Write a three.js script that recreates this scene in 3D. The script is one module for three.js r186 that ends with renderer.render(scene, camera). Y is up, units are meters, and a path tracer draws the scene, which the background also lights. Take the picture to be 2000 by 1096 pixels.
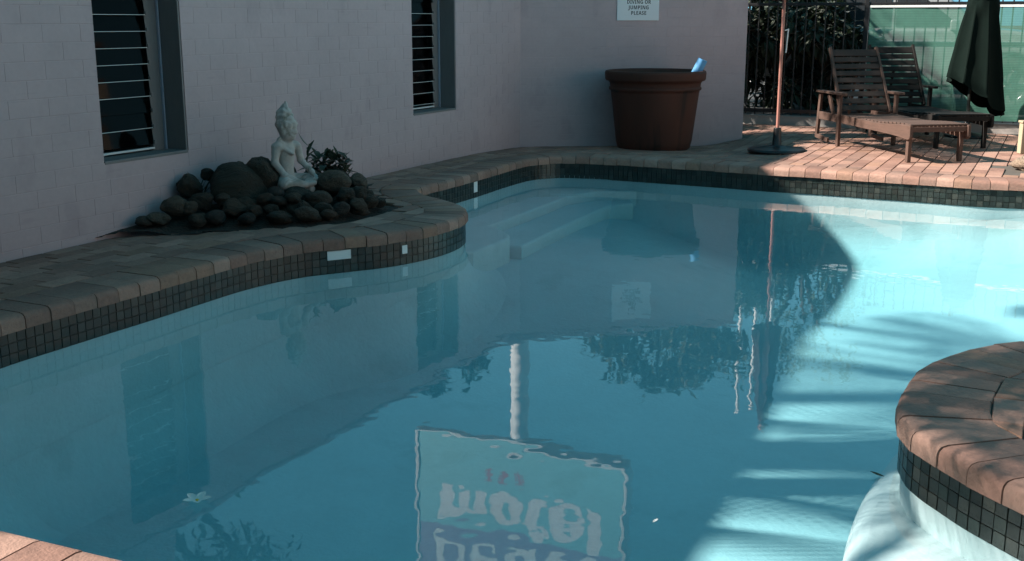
import * as THREE from 'three';
import { mergeGeometries, mergeVertices, toCreasedNormals } from 'three/addons/utils/BufferGeometryUtils.js';
import { RoundedBoxGeometry } from 'three/addons/geometries/RoundedBoxGeometry.js';
import { MarchingCubes } from 'three/addons/objects/MarchingCubes.js';

// ---------------------------------------------------------------- camera, sky, sun, exposure
const scene = new THREE.Scene();
const PITCH = Math.atan(507 / 2200);
const camera = new THREE.PerspectiveCamera(2 * Math.atan(548 / 2200) * 180 / Math.PI, 2000 / 1096, 0.05, 2000);
camera.position.set(0, 1.4, 0);
camera.rotation.set(-PITCH, 0, 0);

const TAN_EL = 0.78;
const sunDir = new THREE.Vector3(-1, TAN_EL, 0).normalize();
// clear sky: paler towards the horizon, deeper overhead, the same all round
const SKY_HORIZON = [0.135, 0.315, 0.405], SKY_ZENITH = [0.014, 0.082, 0.120];
{
  const w = 128, h = 64, d = new Float32Array(w * h * 4);
  for (let y = 0; y < h; y++) { const e = Math.max(0, ((y + 0.5) / h - 0.5) * Math.PI), t = Math.pow(Math.sin(e), 0.55); for (let x = 0; x < w; x++) { const o = (y * w + x) * 4; for (let c = 0; c < 3; c++) d[o + c] = SKY_HORIZON[c] + (SKY_ZENITH[c] - SKY_HORIZON[c]) * t; d[o + 3] = 1; } }
  const t = new THREE.DataTexture(d, w, h, THREE.RGBAFormat, THREE.FloatType);
  t.mapping = THREE.EquirectangularReflectionMapping; t.magFilter = THREE.LinearFilter; t.needsUpdate = true;
  scene.background = t; scene.environment = t;
}
const sun = new THREE.DirectionalLight(new THREE.Color(1, 0.91, 0.82), 4.6);
sun.name = 'sun';
sun.position.copy(sunDir).multiplyScalar(40).add(new THREE.Vector3(1, 0, -8));
sun.target.position.set(1, 0, -8);
sun.castShadow = true;
sun.shadow.mapSize.set(4096, 4096);
Object.assign(sun.shadow.camera, { left: -18, right: 18, top: 18, bottom: -18, near: 1, far: 110 });
sun.shadow.bias = -0.0005;
scene.add(sun, sun.target);
const renderer = new THREE.WebGLRenderer({ antialias: true });
renderer.setSize(1024, 561);
renderer.toneMapping = THREE.LinearToneMapping;
renderer.toneMappingExposure = 2.85;
renderer.shadowMap.enabled = true;

// ---------------------------------------------------------------- helpers
function rng(seed) {
  let s = seed | 0;
  return () => { s = (s + 0x6d2b79f5) | 0; let t = Math.imul(s ^ (s >>> 15), 1 | s); t = (t + Math.imul(t ^ (t >>> 7), 61 | t)) ^ t; return ((t ^ (t >>> 14)) >>> 0) / 4294967296; };
}
const clamp = (x, a, b) => Math.max(a, Math.min(b, x));
const lerp = (a, b, t) => a + (b - a) * t;
const smooth = (a, b, x) => { const t = clamp((x - a) / (b - a), 0, 1); return t * t * (3 - 2 * t); };
const V = (x, y, z) => new THREE.Vector3(x, y, z);
// tileable value noise on a lattice of n cells
function lattice(n, seed) {
  const r = rng(seed), a = new Float32Array(n * n);
  for (let i = 0; i < a.length; i++) a[i] = r();
  return (u, v) => {
    const x = ((u % 1) + 1) % 1 * n, y = ((v % 1) + 1) % 1 * n, i = Math.floor(x), j = Math.floor(y);
    let fx = x - i, fy = y - j; fx = fx * fx * (3 - 2 * fx); fy = fy * fy * (3 - 2 * fy);
    const i1 = (i + 1) % n, j1 = (j + 1) % n;
    return lerp(lerp(a[j * n + i], a[j * n + i1], fx), lerp(a[j1 * n + i], a[j1 * n + i1], fx), fy);
  };
}
function fbm(seed, base, oct) {
  const L = [];
  for (let o = 0, n = base; o < oct; o++, n *= 2) L.push(lattice(n, seed + o * 17));
  return (u, v) => { let s = 0, w = 0.5, t = 0; for (const l of L) { s += w * l(u, v); t += w; w *= 0.55; } return s / t; };
}
function noise3(seed) {
  const r = rng(seed), n = 16, a = new Float32Array(n * n * n);
  for (let i = 0; i < a.length; i++) a[i] = r() * 2 - 1;
  const at = (i, j, k) => a[((i & 15) * n + (j & 15)) * n + (k & 15)];
  return (x, y, z) => {
    const i = Math.floor(x), j = Math.floor(y), k = Math.floor(z); let u = x - i, v = y - j, w = z - k;
    u = u * u * (3 - 2 * u); v = v * v * (3 - 2 * v); w = w * w * (3 - 2 * w);
    return lerp(lerp(lerp(at(i, j, k), at(i + 1, j, k), u), lerp(at(i, j + 1, k), at(i + 1, j + 1, k), u), v), lerp(lerp(at(i, j, k + 1), at(i + 1, j, k + 1), u), lerp(at(i, j + 1, k + 1), at(i + 1, j + 1, k + 1), u), v), w);
  };
}
const N3 = noise3(5);
// colour texture: multiplies the material colour by values round 1 (stored scaled by 0.8)
function toneTexture(size, f, rep = 1) {
  const d = new Uint8Array(size * size * 4);
  for (let y = 0; y < size; y++) for (let x = 0; x < size; x++) {
    const c = f(x / size, y / size), o = (y * size + x) * 4;
    d[o] = clamp(c[0], 0, 1) * 255; d[o + 1] = clamp(c[1], 0, 1) * 255; d[o + 2] = clamp(c[2], 0, 1) * 255; d[o + 3] = 255;
  }
  const t = new THREE.DataTexture(d, size, size, THREE.RGBAFormat);
  t.wrapS = t.wrapT = THREE.RepeatWrapping; t.magFilter = THREE.LinearFilter; t.repeat.set(rep, rep); t.needsUpdate = true;
  return t;
}
function heightTexture(size, f, rep = 1) {
  const d = new Float32Array(size * size * 4);
  for (let y = 0; y < size; y++) for (let x = 0; x < size; x++) { const h = f(x / size, y / size), o = (y * size + x) * 4; d[o] = d[o + 1] = d[o + 2] = h; d[o + 3] = 1; }
  const t = new THREE.DataTexture(d, size, size, THREE.RGBAFormat, THREE.FloatType);
  t.wrapS = t.wrapT = THREE.RepeatWrapping; t.magFilter = THREE.LinearFilter; t.repeat.set(rep, rep); t.needsUpdate = true;
  return t;
}
const names = new Map();
function numbered(n) { const k = names.get(n) ?? 0; names.set(n, k + 1); return k ? n + '_' + String(k).padStart(3, '0') : n; }
function thing(name, label, category, pos = [0, 0, 0], turn = 0, group, kind) {
  const o = new THREE.Group(); o.name = numbered(name); o.position.set(...pos); o.rotation.y = turn;
  o.userData = { label, category }; if (group) o.userData.group = group; if (kind) o.userData.kind = kind;
  scene.add(o); return o;
}
function part(name, geo, mat, parent, pos, rot) {
  const g = Array.isArray(geo) ? mergeGeometries(geo.map((q) => q.index ? q.toNonIndexed() : q)) : geo;
  const m = new THREE.Mesh(g, mat); m.name = name;
  if (pos) m.position.set(...pos); if (rot) m.rotation.set(...rot);
  parent.add(m); return m;
}
const box = (w, h, d, x = 0, y = 0, z = 0) => new THREE.BoxGeometry(w, h, d).translate(x, y, z);
const rbox = (w, h, d, r = 0.004, x = 0, y = 0, z = 0, seg = 1) => new RoundedBoxGeometry(w, h, d, seg, Math.min(r, w / 2.01, h / 2.01, d / 2.01)).translate(x, y, z);
function bar(a, b, w, d, r = 0.004) {           // a rounded bar from a to b
  const A = V(...a), B = V(...b), L = A.distanceTo(B), g = rbox(w, L, d, r);
  const q = new THREE.Quaternion().setFromUnitVectors(V(0, 1, 0), B.clone().sub(A).normalize());
  return g.applyQuaternion(q).translate((a[0] + b[0]) / 2, (a[1] + b[1]) / 2, (a[2] + b[2]) / 2);
}
function tube(pts, r, seg = 24, rad = 8) { return new THREE.TubeGeometry(new THREE.CatmullRomCurve3(pts.map((p) => V(...p))), seg, r, rad, false); }
function taper(pts, radii, rad = 10) {           // a tapered, bent limb
  const c = new THREE.CatmullRomCurve3(pts.map((p) => V(...p))), n = (pts.length - 1) * 5, fr = c.computeFrenetFrames(n, false), pos = [], uv = [], idx = [];
  for (let i = 0; i <= n; i++) {
    const t = i / n, p = c.getPointAt(t), k = t * (radii.length - 1), a = Math.min(radii.length - 2, Math.floor(k)), r = lerp(radii[a], radii[a + 1], k - a);
    for (let j = 0; j <= rad; j++) {
      const an = j / rad * Math.PI * 2, q = p.clone().addScaledVector(fr.normals[i], Math.cos(an) * r).addScaledVector(fr.binormals[i], Math.sin(an) * r);
      pos.push(q.x, q.y, q.z); uv.push(j / rad, t * 4);
      if (i < n && j < rad) { const o = i * (rad + 1) + j; idx.push(o, o + rad + 1, o + 1, o + 1, o + rad + 1, o + rad + 2); }
    }
  }
  const g = new THREE.BufferGeometry(); g.setAttribute('position', new THREE.Float32BufferAttribute(pos, 3)); g.setAttribute('uv', new THREE.Float32BufferAttribute(uv, 2)); g.setIndex(idx); g.computeVertexNormals();
  return g;
}
const lin = (r, g, b) => new THREE.Color().setRGB(r, g, b);
const std = (c, rough = 0.8, o = {}) => new THREE.MeshStandardMaterial({ color: c, roughness: rough, ...o });

// ---------------------------------------------------------------- materials
const fA = fbm(11, 8, 5), fB = fbm(29, 16, 4), fC = fbm(47, 4, 5), fD = fbm(61, 64, 2);
const weathered = (amt) => toneTexture(512, (u, v) => { const s = 1 - amt * (0.5 * fA(u, v) + 0.3 * fB(u, v) + 0.2 * fD(u, v)), k = smooth(0.56, 0.70, fC(u * 2, v)) * amt * 0.9 + smooth(0.66, 0.74, fE(u, v * 0.25)) * amt * 0.5; return [s - k, s - k * 0.96, s - k * 1.05]; });
const veined = (seed) => { const a = fbm(seed, 6, 5), b = fbm(seed + 5, 40, 3); return toneTexture(512, (u, v) => { const s = 0.45 + 0.55 * a(u, v) + 0.35 * (b(u, v) - 0.5), ve = smooth(0.035, 0.0, Math.abs(a(u + 0.37, v + 0.11) - 0.5)) * 0.5, l = smooth(0.62, 0.75, b(u + 0.5, v)) * 0.25; return [s + ve + l, s * 0.96 + ve + l, s * 0.88 + ve * 0.9 + l * 0.8]; }); };
const grainy = (amt, tint = [1, 1, 1]) => toneTexture(512, (u, v) => { const s = 1 - amt * (0.55 * fA(u, v) + 0.25 * fB(u, v) + 0.2 * fD(u, v)); return tint.map((t) => s * t); });
const bumpFine = heightTexture(512, (u, v) => 0.5 * fB(u, v) + 0.5 * fD(u, v));
const bumpCoarse = heightTexture(512, (u, v) => 0.7 * fA(u, v) + 0.3 * fD(u, v));
const fE = fbm(83, 32, 3), fF = fbm(97, 128, 2);
const paintMap = toneTexture(1024, (u, v) => {
  const roll = 0.05 * (fE(u * 0.25, v * 1.0) - 0.5), s = 1.0 - 0.17 * fC(u, v) - 0.06 * fB(u, v) - 0.05 * fF(u, v) + roll;
  const k = smooth(0.60, 0.74, fA(u + 0.3, v * 0.7)) * 0.08 + smooth(0.72, 0.86, fE(u * 0.25 + 0.2, v * 2)) * 0.06;
  return [s - k, s - k * 1.02, s - k * 0.95];
});
const brickMap = toneTexture(1024, (u, v) => { const s = 1.02 - 0.35 * fA(u, v) - 0.22 * fD(u, v), k = smooth(0.58, 0.78, fC(u, v)) * 0.16; return [s - k, s - k * 0.9, s - k * 0.85]; });
const plasterMap = toneTexture(1024, (u, v) => { const s = 1.0 - 0.16 * fC(u, v) - 0.08 * fB(u, v) - 0.05 * fF(u, v), k = smooth(0.62, 0.78, fA(u * 1.0 + 0.4, v)) * 0.10; return [s - k * 1.1, s - k * 0.8, s - k * 0.8]; });
const M = {
  wallPaint: std(lin(0.575, 0.44, 0.452), 0.72, { map: paintMap, bumpMap: bumpFine, bumpScale: 0.0015 }),
  frameBlue: std(lin(0.20, 0.195, 0.195), 0.5, { map: grainy(0.25) }),
  pale: std(lin(0.78, 0.78, 0.76), 0.45),
  darkGlass: new THREE.MeshPhysicalMaterial({ color: lin(0.42, 0.44, 0.44), roughness: 0.04, transmission: 1, thickness: 0, ior: 1.5, specularIntensity: 0.15 }),
  roomDark: std(lin(0.22, 0.16, 0.11), 0.95),
  roofing: std(lin(0.25, 0.16, 0.13), 0.8, { map: grainy(0.4) }),
  coping: std(lin(1, 1, 1), 0.78, { map: brickMap, vertexColors: true, bumpMap: bumpFine, bumpScale: 0.003 }),
  mortar: std(lin(0.11, 0.095, 0.08), 0.95, { map: grainy(0.5), bumpMap: bumpFine, bumpScale: 0.004 }),
  tile: new THREE.MeshPhysicalMaterial({ color: lin(1, 1, 1), vertexColors: true, roughness: 0.3, map: weathered(0.6) }),
  grout: std(lin(0.035, 0.037, 0.033), 0.9),
  plaster: std(lin(0.58, 0.725, 0.745), 0.75, { map: plasterMap, bumpMap: bumpCoarse, bumpScale: 0.004 }),
  soil: std(lin(0.035, 0.027, 0.02), 0.98, { map: grainy(0.6), bumpMap: bumpCoarse, bumpScale: 0.03 }),
  stone: std(lin(0.56, 0.50, 0.46), 0.8, { map: weathered(0.35), bumpMap: bumpFine, bumpScale: 0.002 }),
  terracotta: std(lin(0.085, 0.024, 0.012), 0.75, { map: weathered(0.5), bumpMap: bumpFine, bumpScale: 0.0015 }),
  foam: std(lin(0.13, 0.40, 0.72), 0.7),
  asphalt: std(lin(0.06, 0.06, 0.062), 0.95, { map: grainy(0.4) }),
  earth: std(lin(0.12, 0.10, 0.075), 0.95, { map: grainy(0.5) }),
  blackMetal: std(lin(0.012, 0.012, 0.013), 0.4),
  whiteMetal: std(lin(0.82, 0.81, 0.79), 0.4),
};
for (const m of [M.plaster]) m.map.repeat.set(0.35, 0.35);
M.coping.map.repeat.set(0.9, 0.9);
M.coping.bumpMap = bumpFine.clone(); M.coping.bumpMap.repeat.set(2.5, 2.5);

// ---------------------------------------------------------------- pool outline (plan, metres), coping line and distances
const WATER = -0.213;
const OUT = [
  [-2.48, -5.23], [-2.35, -5.50], [-2.19, -5.82], [-2.02, -6.15], [-1.84, -6.53], [-1.69, -6.83], [-1.545, -7.04], [-1.35, -7.24], [-1.10, -7.385], [-0.87, -7.52], [-0.613, -7.77], [-0.44, -8.06],
  [-0.36, -8.38], [-0.42, -8.72], [-0.60, -9.05], [-0.78, -9.34], [-0.82, -9.62], [-0.72, -9.86], [-0.56, -10.18], [-0.32, -10.70], [0.0, -11.44], [0.22, -11.82], [0.50, -11.98], [0.80, -11.94], [1.08, -11.84],
  [1.587, -11.57], [2.07, -11.31], [2.53, -11.03], [2.98, -10.82], [3.40, -10.57], [3.80, -10.34], [4.18, -10.11], [4.60, -9.96], [5.2, -9.6], [5.75, -9.0], [6.0, -8.1], [5.9, -7.0], [5.4, -6.1], [4.6, -5.42], [3.6, -5.08], [2.9, -4.96],
  [2.29, -4.865], [2.07, -4.775], [1.85, -4.605], [1.72, -4.475], [1.63, -4.335], [1.525, -4.135], [1.455, -3.96], [1.43, -3.80], [1.44, -3.69], [1.465, -3.59], [1.50, -3.46], [1.54, -3.355], [1.59, -3.23], [1.72, -2.95], [1.9, -2.6], [2.0, -2.2], [1.95, -1.85], [1.6, -1.62],
  [1.1, -1.72], [0.5, -2.02], [-0.1, -2.32], [-0.60, -2.56], [-1.035, -2.75], [-1.438, -2.925], [-1.9, -3.14], [-2.35, -3.5], [-2.6, -4.05], [-2.63, -4.65]];
const outCurve = new THREE.CatmullRomCurve3(OUT.map((p) => V(p[0], 0, p[1])), true, 'centripetal');
const OL = outCurve.getLength(), NS = 760;
outCurve.arcLengthDivisions = 3000; outCurve.updateArcLengths();
const S = outCurve.getSpacedPoints(NS).slice(0, NS).map((p) => [p.x, p.z]);
function sdf(poly) {
  const n = poly.length;
  return (x, z) => {
    let best = 1e9, bi = 0, bt = 0, inside = false;
    for (let i = 0, j = n - 1; i < n; j = i++) {
      const ax = poly[j][0], az = poly[j][1], bx = poly[i][0], bz = poly[i][1], ex = bx - ax, ez = bz - az;
      const t = clamp(((x - ax) * ex + (z - az) * ez) / (ex * ex + ez * ez), 0, 1), dx = x - ax - ex * t, dz = z - az - ez * t, d = dx * dx + dz * dz;
      if (d < best) { best = d; bi = j; bt = t; }
      if ((az > z) !== (bz > z) && x < (bx - ax) * (z - az) / (bz - az) + ax) inside = !inside;
    }
    const a = poly[bi], b = poly[(bi + 1) % n], qx = lerp(a[0], b[0], bt), qz = lerp(a[1], b[1], bt), d = Math.sqrt(best);
    let nx = x - qx, nz = z - qz; const l = Math.hypot(nx, nz) || 1; nx /= l; nz /= l; if (inside) { nx = -nx; nz = -nz; }
    return { d: inside ? -d : d, nx, nz, qx, qz };
  };
}
const poolSD = sdf(S);
// outward normal at each sample
const SN = S.map((p, i) => { const a = S[(i - 1 + NS) % NS], b = S[(i + 1) % NS], tx = b[0] - a[0], tz = b[1] - a[1], l = Math.hypot(tx, tz); let nx = tz / l, nz = -tx / l; if (poolSD(p[0] + nx * 0.02, p[1] + nz * 0.02).d < 0) { nx = -nx; nz = -nz; } return [nx, nz]; });
const deckY = (x, z, d) => -0.055 * clamp((d ?? poolSD(x, z).d) - 0.35, 0, 2.4) * smooth(3.4, 2.2, x);

// walls in plan
const WA = [-3.14, -6.8], WD = [0.43517, -0.90035], WN = [0.90035, 0.43517];
const RA = [0.10, -13.5], RB = [2.905, -14.25], RL = Math.hypot(RB[0] - RA[0], RB[1] - RA[1]), RD = [(RB[0] - RA[0]) / RL, (RB[1] - RA[1]) / RL], RN = [-RD[1], RD[0]];
const FENCE_A = [2.35, -16.44], FENCE_D = [0.8942, 0.4477];        // fence line, square to the building
// garden bed
const GARD = [[-3.05, -7.35], [-2.64, -7.66], [-2.29, -7.69], [-1.79, -7.76], [-1.44, -7.84], [-1.18, -8.03], [-1.0, -8.35], [-0.93, -8.68], [-1.04, -8.9], [-1.2, -9.4], [-1.35, -10.1], [-1.6, -10.6], [-2.4, -9.4], [-3.2, -7.6]];
const gardenPts = new THREE.CatmullRomCurve3(GARD.map((p) => V(p[0], 0, p[1])), true, 'centripetal').getSpacedPoints(140).slice(0, 140).map((p) => [p.x, p.z]);
const gardSD = sdf(gardenPts);

// ---------------------------------------------------------------- ground, car park
{
  const sh = new THREE.Shape([[-400, -400], [400, -400], [400, 400], [-400, 400]].map((p) => new THREE.Vector2(...p)));
  sh.holes.push(new THREE.Path(S.filter((_, i) => i % 4 === 0).map((p, i) => new THREE.Vector2(p[0] + SN[i * 4][0] * 0.12, -(p[1] + SN[i * 4][1] * 0.12)))));
  const g = new THREE.ShapeGeometry(sh).rotateX(-Math.PI / 2).translate(0, -0.2, 0);
  const m = part('ground', g, M.earth, scene); m.userData = { kind: 'structure', label: 'bare earth ground around the motel', category: 'ground' };
  M.earth.map.repeat.set(0.3, 0.3);
  // raised car park behind the fence
  const cp = thing('car_park', 'raised asphalt car park behind the fence', 'car park', [FENCE_A[0], 0, FENCE_A[1]], Math.atan2(-FENCE_D[1], FENCE_D[0]), undefined, 'structure');
  part('asphalt', box(60, 0.3, 40, 8, -0.03, -20.15), M.asphalt, cp);
  part('kerb', rbox(14, 0.24, 0.12, 0.012, 5.5, 0.0, -0.06, 2), std(lin(0.42, 0.38, 0.35), 0.9, { map: grainy(0.3) }), cp);
}

// ---------------------------------------------------------------- swimming pool: shell, steps, bench, waterline tiles
const pool = thing('swimming_pool', 'free form swimming pool shell with pale plaster and green waterline tiles', 'swimming pool', [0, 0, 0], 0, undefined, 'structure');
function floorBase(x, z) { return -0.92 - 0.16 * smooth(-8.5, -4.5, z) + 0.30 * smooth(2.6, 5.2, x) + 0.38 * smooth(-6.9, -9.0, z) * smooth(2.6, 0.7, x); }
{
  const rows = [-0.03, -0.2, -0.26, -0.4, -0.6, -0.8, -1.2], pos = [], uv = [], idx = [];
  for (let i = 0; i <= NS; i++) { const p = S[i % NS], n = SN[i % NS]; for (const y of rows) { pos.push(p[0] + n[0] * 0.004, y, p[1] + n[1] * 0.004); uv.push(i * OL / NS, y); } }
  const R = rows.length;
  for (let i = 0; i < NS; i++) for (let j = 0; j < R - 1; j++) { const o = i * R + j; idx.push(o, o + 1, o + R, o + 1, o + R + 1, o + R); }
  let g = new THREE.BufferGeometry(); g.setAttribute('position', new THREE.Float32BufferAttribute(pos, 3)); g.setAttribute('uv', new THREE.Float32BufferAttribute(uv, 2)); g.setIndex(idx); g.computeVertexNormals();
  part('pool_wall', g, M.plaster, pool);
  // floor
  const c = 0.085, nx = Math.ceil(9.3 / c), nz = Math.ceil(11 / c), P = [], U = [], I = [], D = [];
  for (let j = 0; j <= nz; j++) for (let i = 0; i <= nx; i++) {
    const x = -2.95 + i * c, z = -12.3 + j * c, d = -poolSD(x, z).d, y = floorBase(x, z);
    P.push(x, y, z); U.push(x, z); D.push(d);
  }
  for (let j = 0; j < nz; j++) for (let i = 0; i < nx; i++) { const o = j * (nx + 1) + i; if (Math.max(D[o], D[o + 1], D[o + nx + 1], D[o + nx + 2]) > -0.05) I.push(o, o + nx + 1, o + 1, o + 1, o + nx + 1, o + nx + 2); }
  g = new THREE.BufferGeometry(); g.setAttribute('position', new THREE.Float32BufferAttribute(P, 3)); g.setAttribute('uv', new THREE.Float32BufferAttribute(U, 2)); g.setIndex(I); g.computeVertexNormals();
  part('pool_floor', g, M.plaster, pool);
  // rounded cove between wall and floor, swept round the outline
  const K = 0.34, CP = [], CU = [], CI = [], CN = 9;
  for (let i = 0; i <= NS; i++) for (let k = 0; k < CN; k++) {
    const an = k / (CN - 1) * Math.PI / 2, d = K * (1 - Math.cos(an)), p = S[i % NS], n = SN[i % NS], x = p[0] - n[0] * d, z = p[1] - n[1] * d;
    CP.push(x, floorBase(x, z) + K * (1 - Math.sin(an)) + (k === CN - 1 ? -0.004 : 0.001), z); CU.push(i * OL / NS, k * 0.06);
    if (i < NS && k < CN - 1) { const o = i * CN + k; CI.push(o, o + 1, o + CN, o + 1, o + CN + 1, o + CN); }
  }
  g = new THREE.BufferGeometry(); g.setAttribute('position', new THREE.Float32BufferAttribute(CP, 3)); g.setAttribute('uv', new THREE.Float32BufferAttribute(CU, 2)); g.setIndex(CI); g.computeVertexNormals();
  part('floor_cove', g, M.plaster, pool);
  // submerged steps and bench
  const ledge = (pts, top, r, name, curved) => {
    let q = pts; if (curved) q = new THREE.CatmullRomCurve3(pts.map((p) => V(p[0], 0, p[1])), true, 'centripetal').getSpacedPoints(90).map((p) => [p.x, p.z]);
    const sh = new THREE.Shape(q.map((p) => new THREE.Vector2(p[0], -p[1])));
    const e = new THREE.ExtrudeGeometry(sh, { depth: 0.9, bevelEnabled: true, bevelSize: r, bevelThickness: r, bevelOffset: -r, bevelSegments: 4, curveSegments: 8 });
    e.rotateX(-Math.PI / 2).translate(0, top - 0.9 - r, 0);
    part(name, toCreasedNormals(e, 0.7), M.plaster, pool);
  };
  ledge([[-0.20, -9.62], [0.14, -10.36], [0.45, -11.05], [0.56, -11.32], [0.86, -11.62], [1.3, -11.66], [1.3, -12.0], [0.5, -12.1], [-0.2, -11.9], [-0.75, -10.5], [-1.0, -9.5], [-0.7, -8.9], [-0.45, -8.45], [-0.30, -8.5], [-0.02, -9.08], [-0.02, -9.22], [-0.12, -9.56]], -0.33, 0.025, 'step');
  ledge([[0.08, -9.2], [0.55, -10.35], [0.98, -11.3], [1.25, -11.5], [1.25, -12.0], [0.2, -12.0], [-0.3, -10.4], [-0.25, -9.3]], -0.425, 0.03, 'step');
  ledge([[1.676, -4.52], [1.53, -4.34], [1.44, -4.2], [1.33, -4.0], [1.225, -3.78], [1.14, -3.57], [1.07, -3.38], [1.02, -3.1], [1.06, -2.7], [1.3, -2.3], [1.9, -2.3], [2.3, -2.8], [2.2, -3.6], [2.05, -4.3]], -0.345, 0.075, 'bench', true);
}
// waterline tiles
{
  const T = 0.0535, n = Math.floor(OL / T), r = rng(77), items = [];
  const g0 = (() => { const g = new THREE.BoxGeometry(0.0485, 0.0485, 0.008); return g; })();
  const base = [[0.105, 0.135, 0.120], [0.125, 0.150, 0.135], [0.09, 0.125, 0.112], [0.14, 0.155, 0.135], [0.11, 0.14, 0.13]];
  for (let i = 0; i < n; i++) {
    const u = (i + 0.5) / n, p = outCurve.getPointAt(u), t = outCurve.getTangentAt(u), q = poolSD(p.x + t.z * 0.03, p.z - t.x * 0.03), sg = q.d < 0 ? 1 : -1, inx = t.z * sg, inz = -t.x * sg;
    for (let k = 0; k < 3; k++) {
      const y = -0.083 - 0.0245 - k * 0.0525;
      const m = new THREE.Matrix4().compose(V(p.x + inx * (0.003 + r() * 0.0015), y, p.z + inz * 0.003), new THREE.Quaternion().setFromEuler(new THREE.Euler((r() - 0.5) * 0.03, Math.atan2(inx, inz) + (r() - 0.5) * 0.03, 0, 'YXZ')), V(1, 1, 1));
      const c = base[Math.floor(r() * 5)], j = 0.21 + r() * 0.28;
      const dist = Math.hypot(p.x, p.z, 1.5), inView = p.z < -2.6 && Math.abs(p.x / p.z) < 0.5 && (inx * -p.x + inz * -p.z) > 0;
      items.push({ m, c: c.map((v) => v * j), score: inView && k < 2 ? 1 / dist : 0 });
    }
  }
  const order = items.map((_, i) => i).sort((a, b) => items[b].score - items[a].score), rest = [];
  const bank = base.map((c) => M.tile.clone()); bank.forEach((m, i) => { m.vertexColors = false; m.color.setRGB(...base[i].map((v) => v * [0.2, 0.28, 0.37, 0.44, 0.31][i])); });
  order.forEach((id, rank) => {
    const it = items[id];
    if (rank < 290) { const t = new THREE.Mesh(g0, bank[id % 5]); t.name = 'tile'; t.applyMatrix4(it.m); pool.add(t); }
    else { const g = g0.clone().applyMatrix4(it.m), k = g.attributes.position.count, col = new Float32Array(k * 3); for (let i = 0; i < k; i++) col.set(it.c, i * 3); g.setAttribute('color', new THREE.BufferAttribute(col, 3)); rest.push(g); }
  });
  const st = part('tile_rows', rest, M.tile, pool); st.userData.kind = 'stuff';
  // dark grout bed behind the tiles
  const pos = [], idx = [];
  for (let i = 0; i <= NS; i++) { const p = S[i % NS], nn = SN[i % NS]; pos.push(p[0] - nn[0] * 0.001, -0.05, p[1] - nn[1] * 0.001, p[0] - nn[0] * 0.001, -0.243, p[1] - nn[1] * 0.001); if (i < NS) { const o = i * 2; idx.push(o, o + 1, o + 2, o + 1, o + 3, o + 2); } }
  const g = new THREE.BufferGeometry(); g.setAttribute('position', new THREE.Float32BufferAttribute(pos, 3)); g.setIndex(idx); g.computeVertexNormals();
  part('grout_bed', g, M.grout, pool);
  // white depth plates and the skimmer cover set in the tile band
  const plate = (x, z, w, h, y) => { const q = poolSD(x, z); part('depth_plate', rbox(w, h, 0.006, 0.002), M.pale, pool, [q.qx - q.nx * 0.012, y, q.qz - q.nz * 0.012], [0, Math.atan2(-q.nx, -q.nz), 0]); };
  plate(-1.16, -7.36, 0.165, 0.062, -0.118); plate(-0.745, -7.62, 0.045, 0.06, -0.135); plate(-0.36, -10.62, 0.075, 0.1, -0.135);
}

// ---------------------------------------------------------------- water
{
  const water = thing('pool_water', 'calm clear turquoise pool water', 'water', [0, 0, 0], 0, undefined, 'structure');
  const sh = new THREE.Shape(S.map((p, i) => new THREE.Vector2(p[0] + SN[i][0] * 0.002, -(p[1] + SN[i][1] * 0.002))));
  const g = new THREE.ShapeGeometry(sh).rotateX(-Math.PI / 2).translate(0, WATER, 0);
  const w1 = fbm(301, 10, 3), w2 = fbm(333, 40, 3);
  const ripple = heightTexture(1024, (u, v) => 0.75 * w1(u, v * 1.0) + 0.25 * w2(u, v)); ripple.repeat.set(0.16, 0.16);
  part('water_surface', g, new THREE.MeshPhysicalMaterial({ color: lin(1, 1, 1), transmission: 1, thickness: 0, roughness: 0.012, ior: 1.33, bumpMap: ripple, bumpScale: 0.0024 }), water);
  const sh2 = new THREE.Shape(S.filter((_, i) => i % 2 === 0).map((p, i) => new THREE.Vector2(p[0] + SN[i * 2][0] * 0.02, -(p[1] + SN[i * 2][1] * 0.02))));
  const b = new THREE.ExtrudeGeometry(sh2, { depth: 1.4, bevelEnabled: false }).rotateX(-Math.PI / 2).translate(0, WATER - 1.402, 0);
  part('water_body', b, new THREE.MeshPhysicalMaterial({ color: lin(0.5, 0.8, 0.85), transparent: true, opacity: 0, thickness: 1, attenuationColor: lin(0.76, 0.90, 0.922), attenuationDistance: 1.0 }), water);
}

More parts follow.
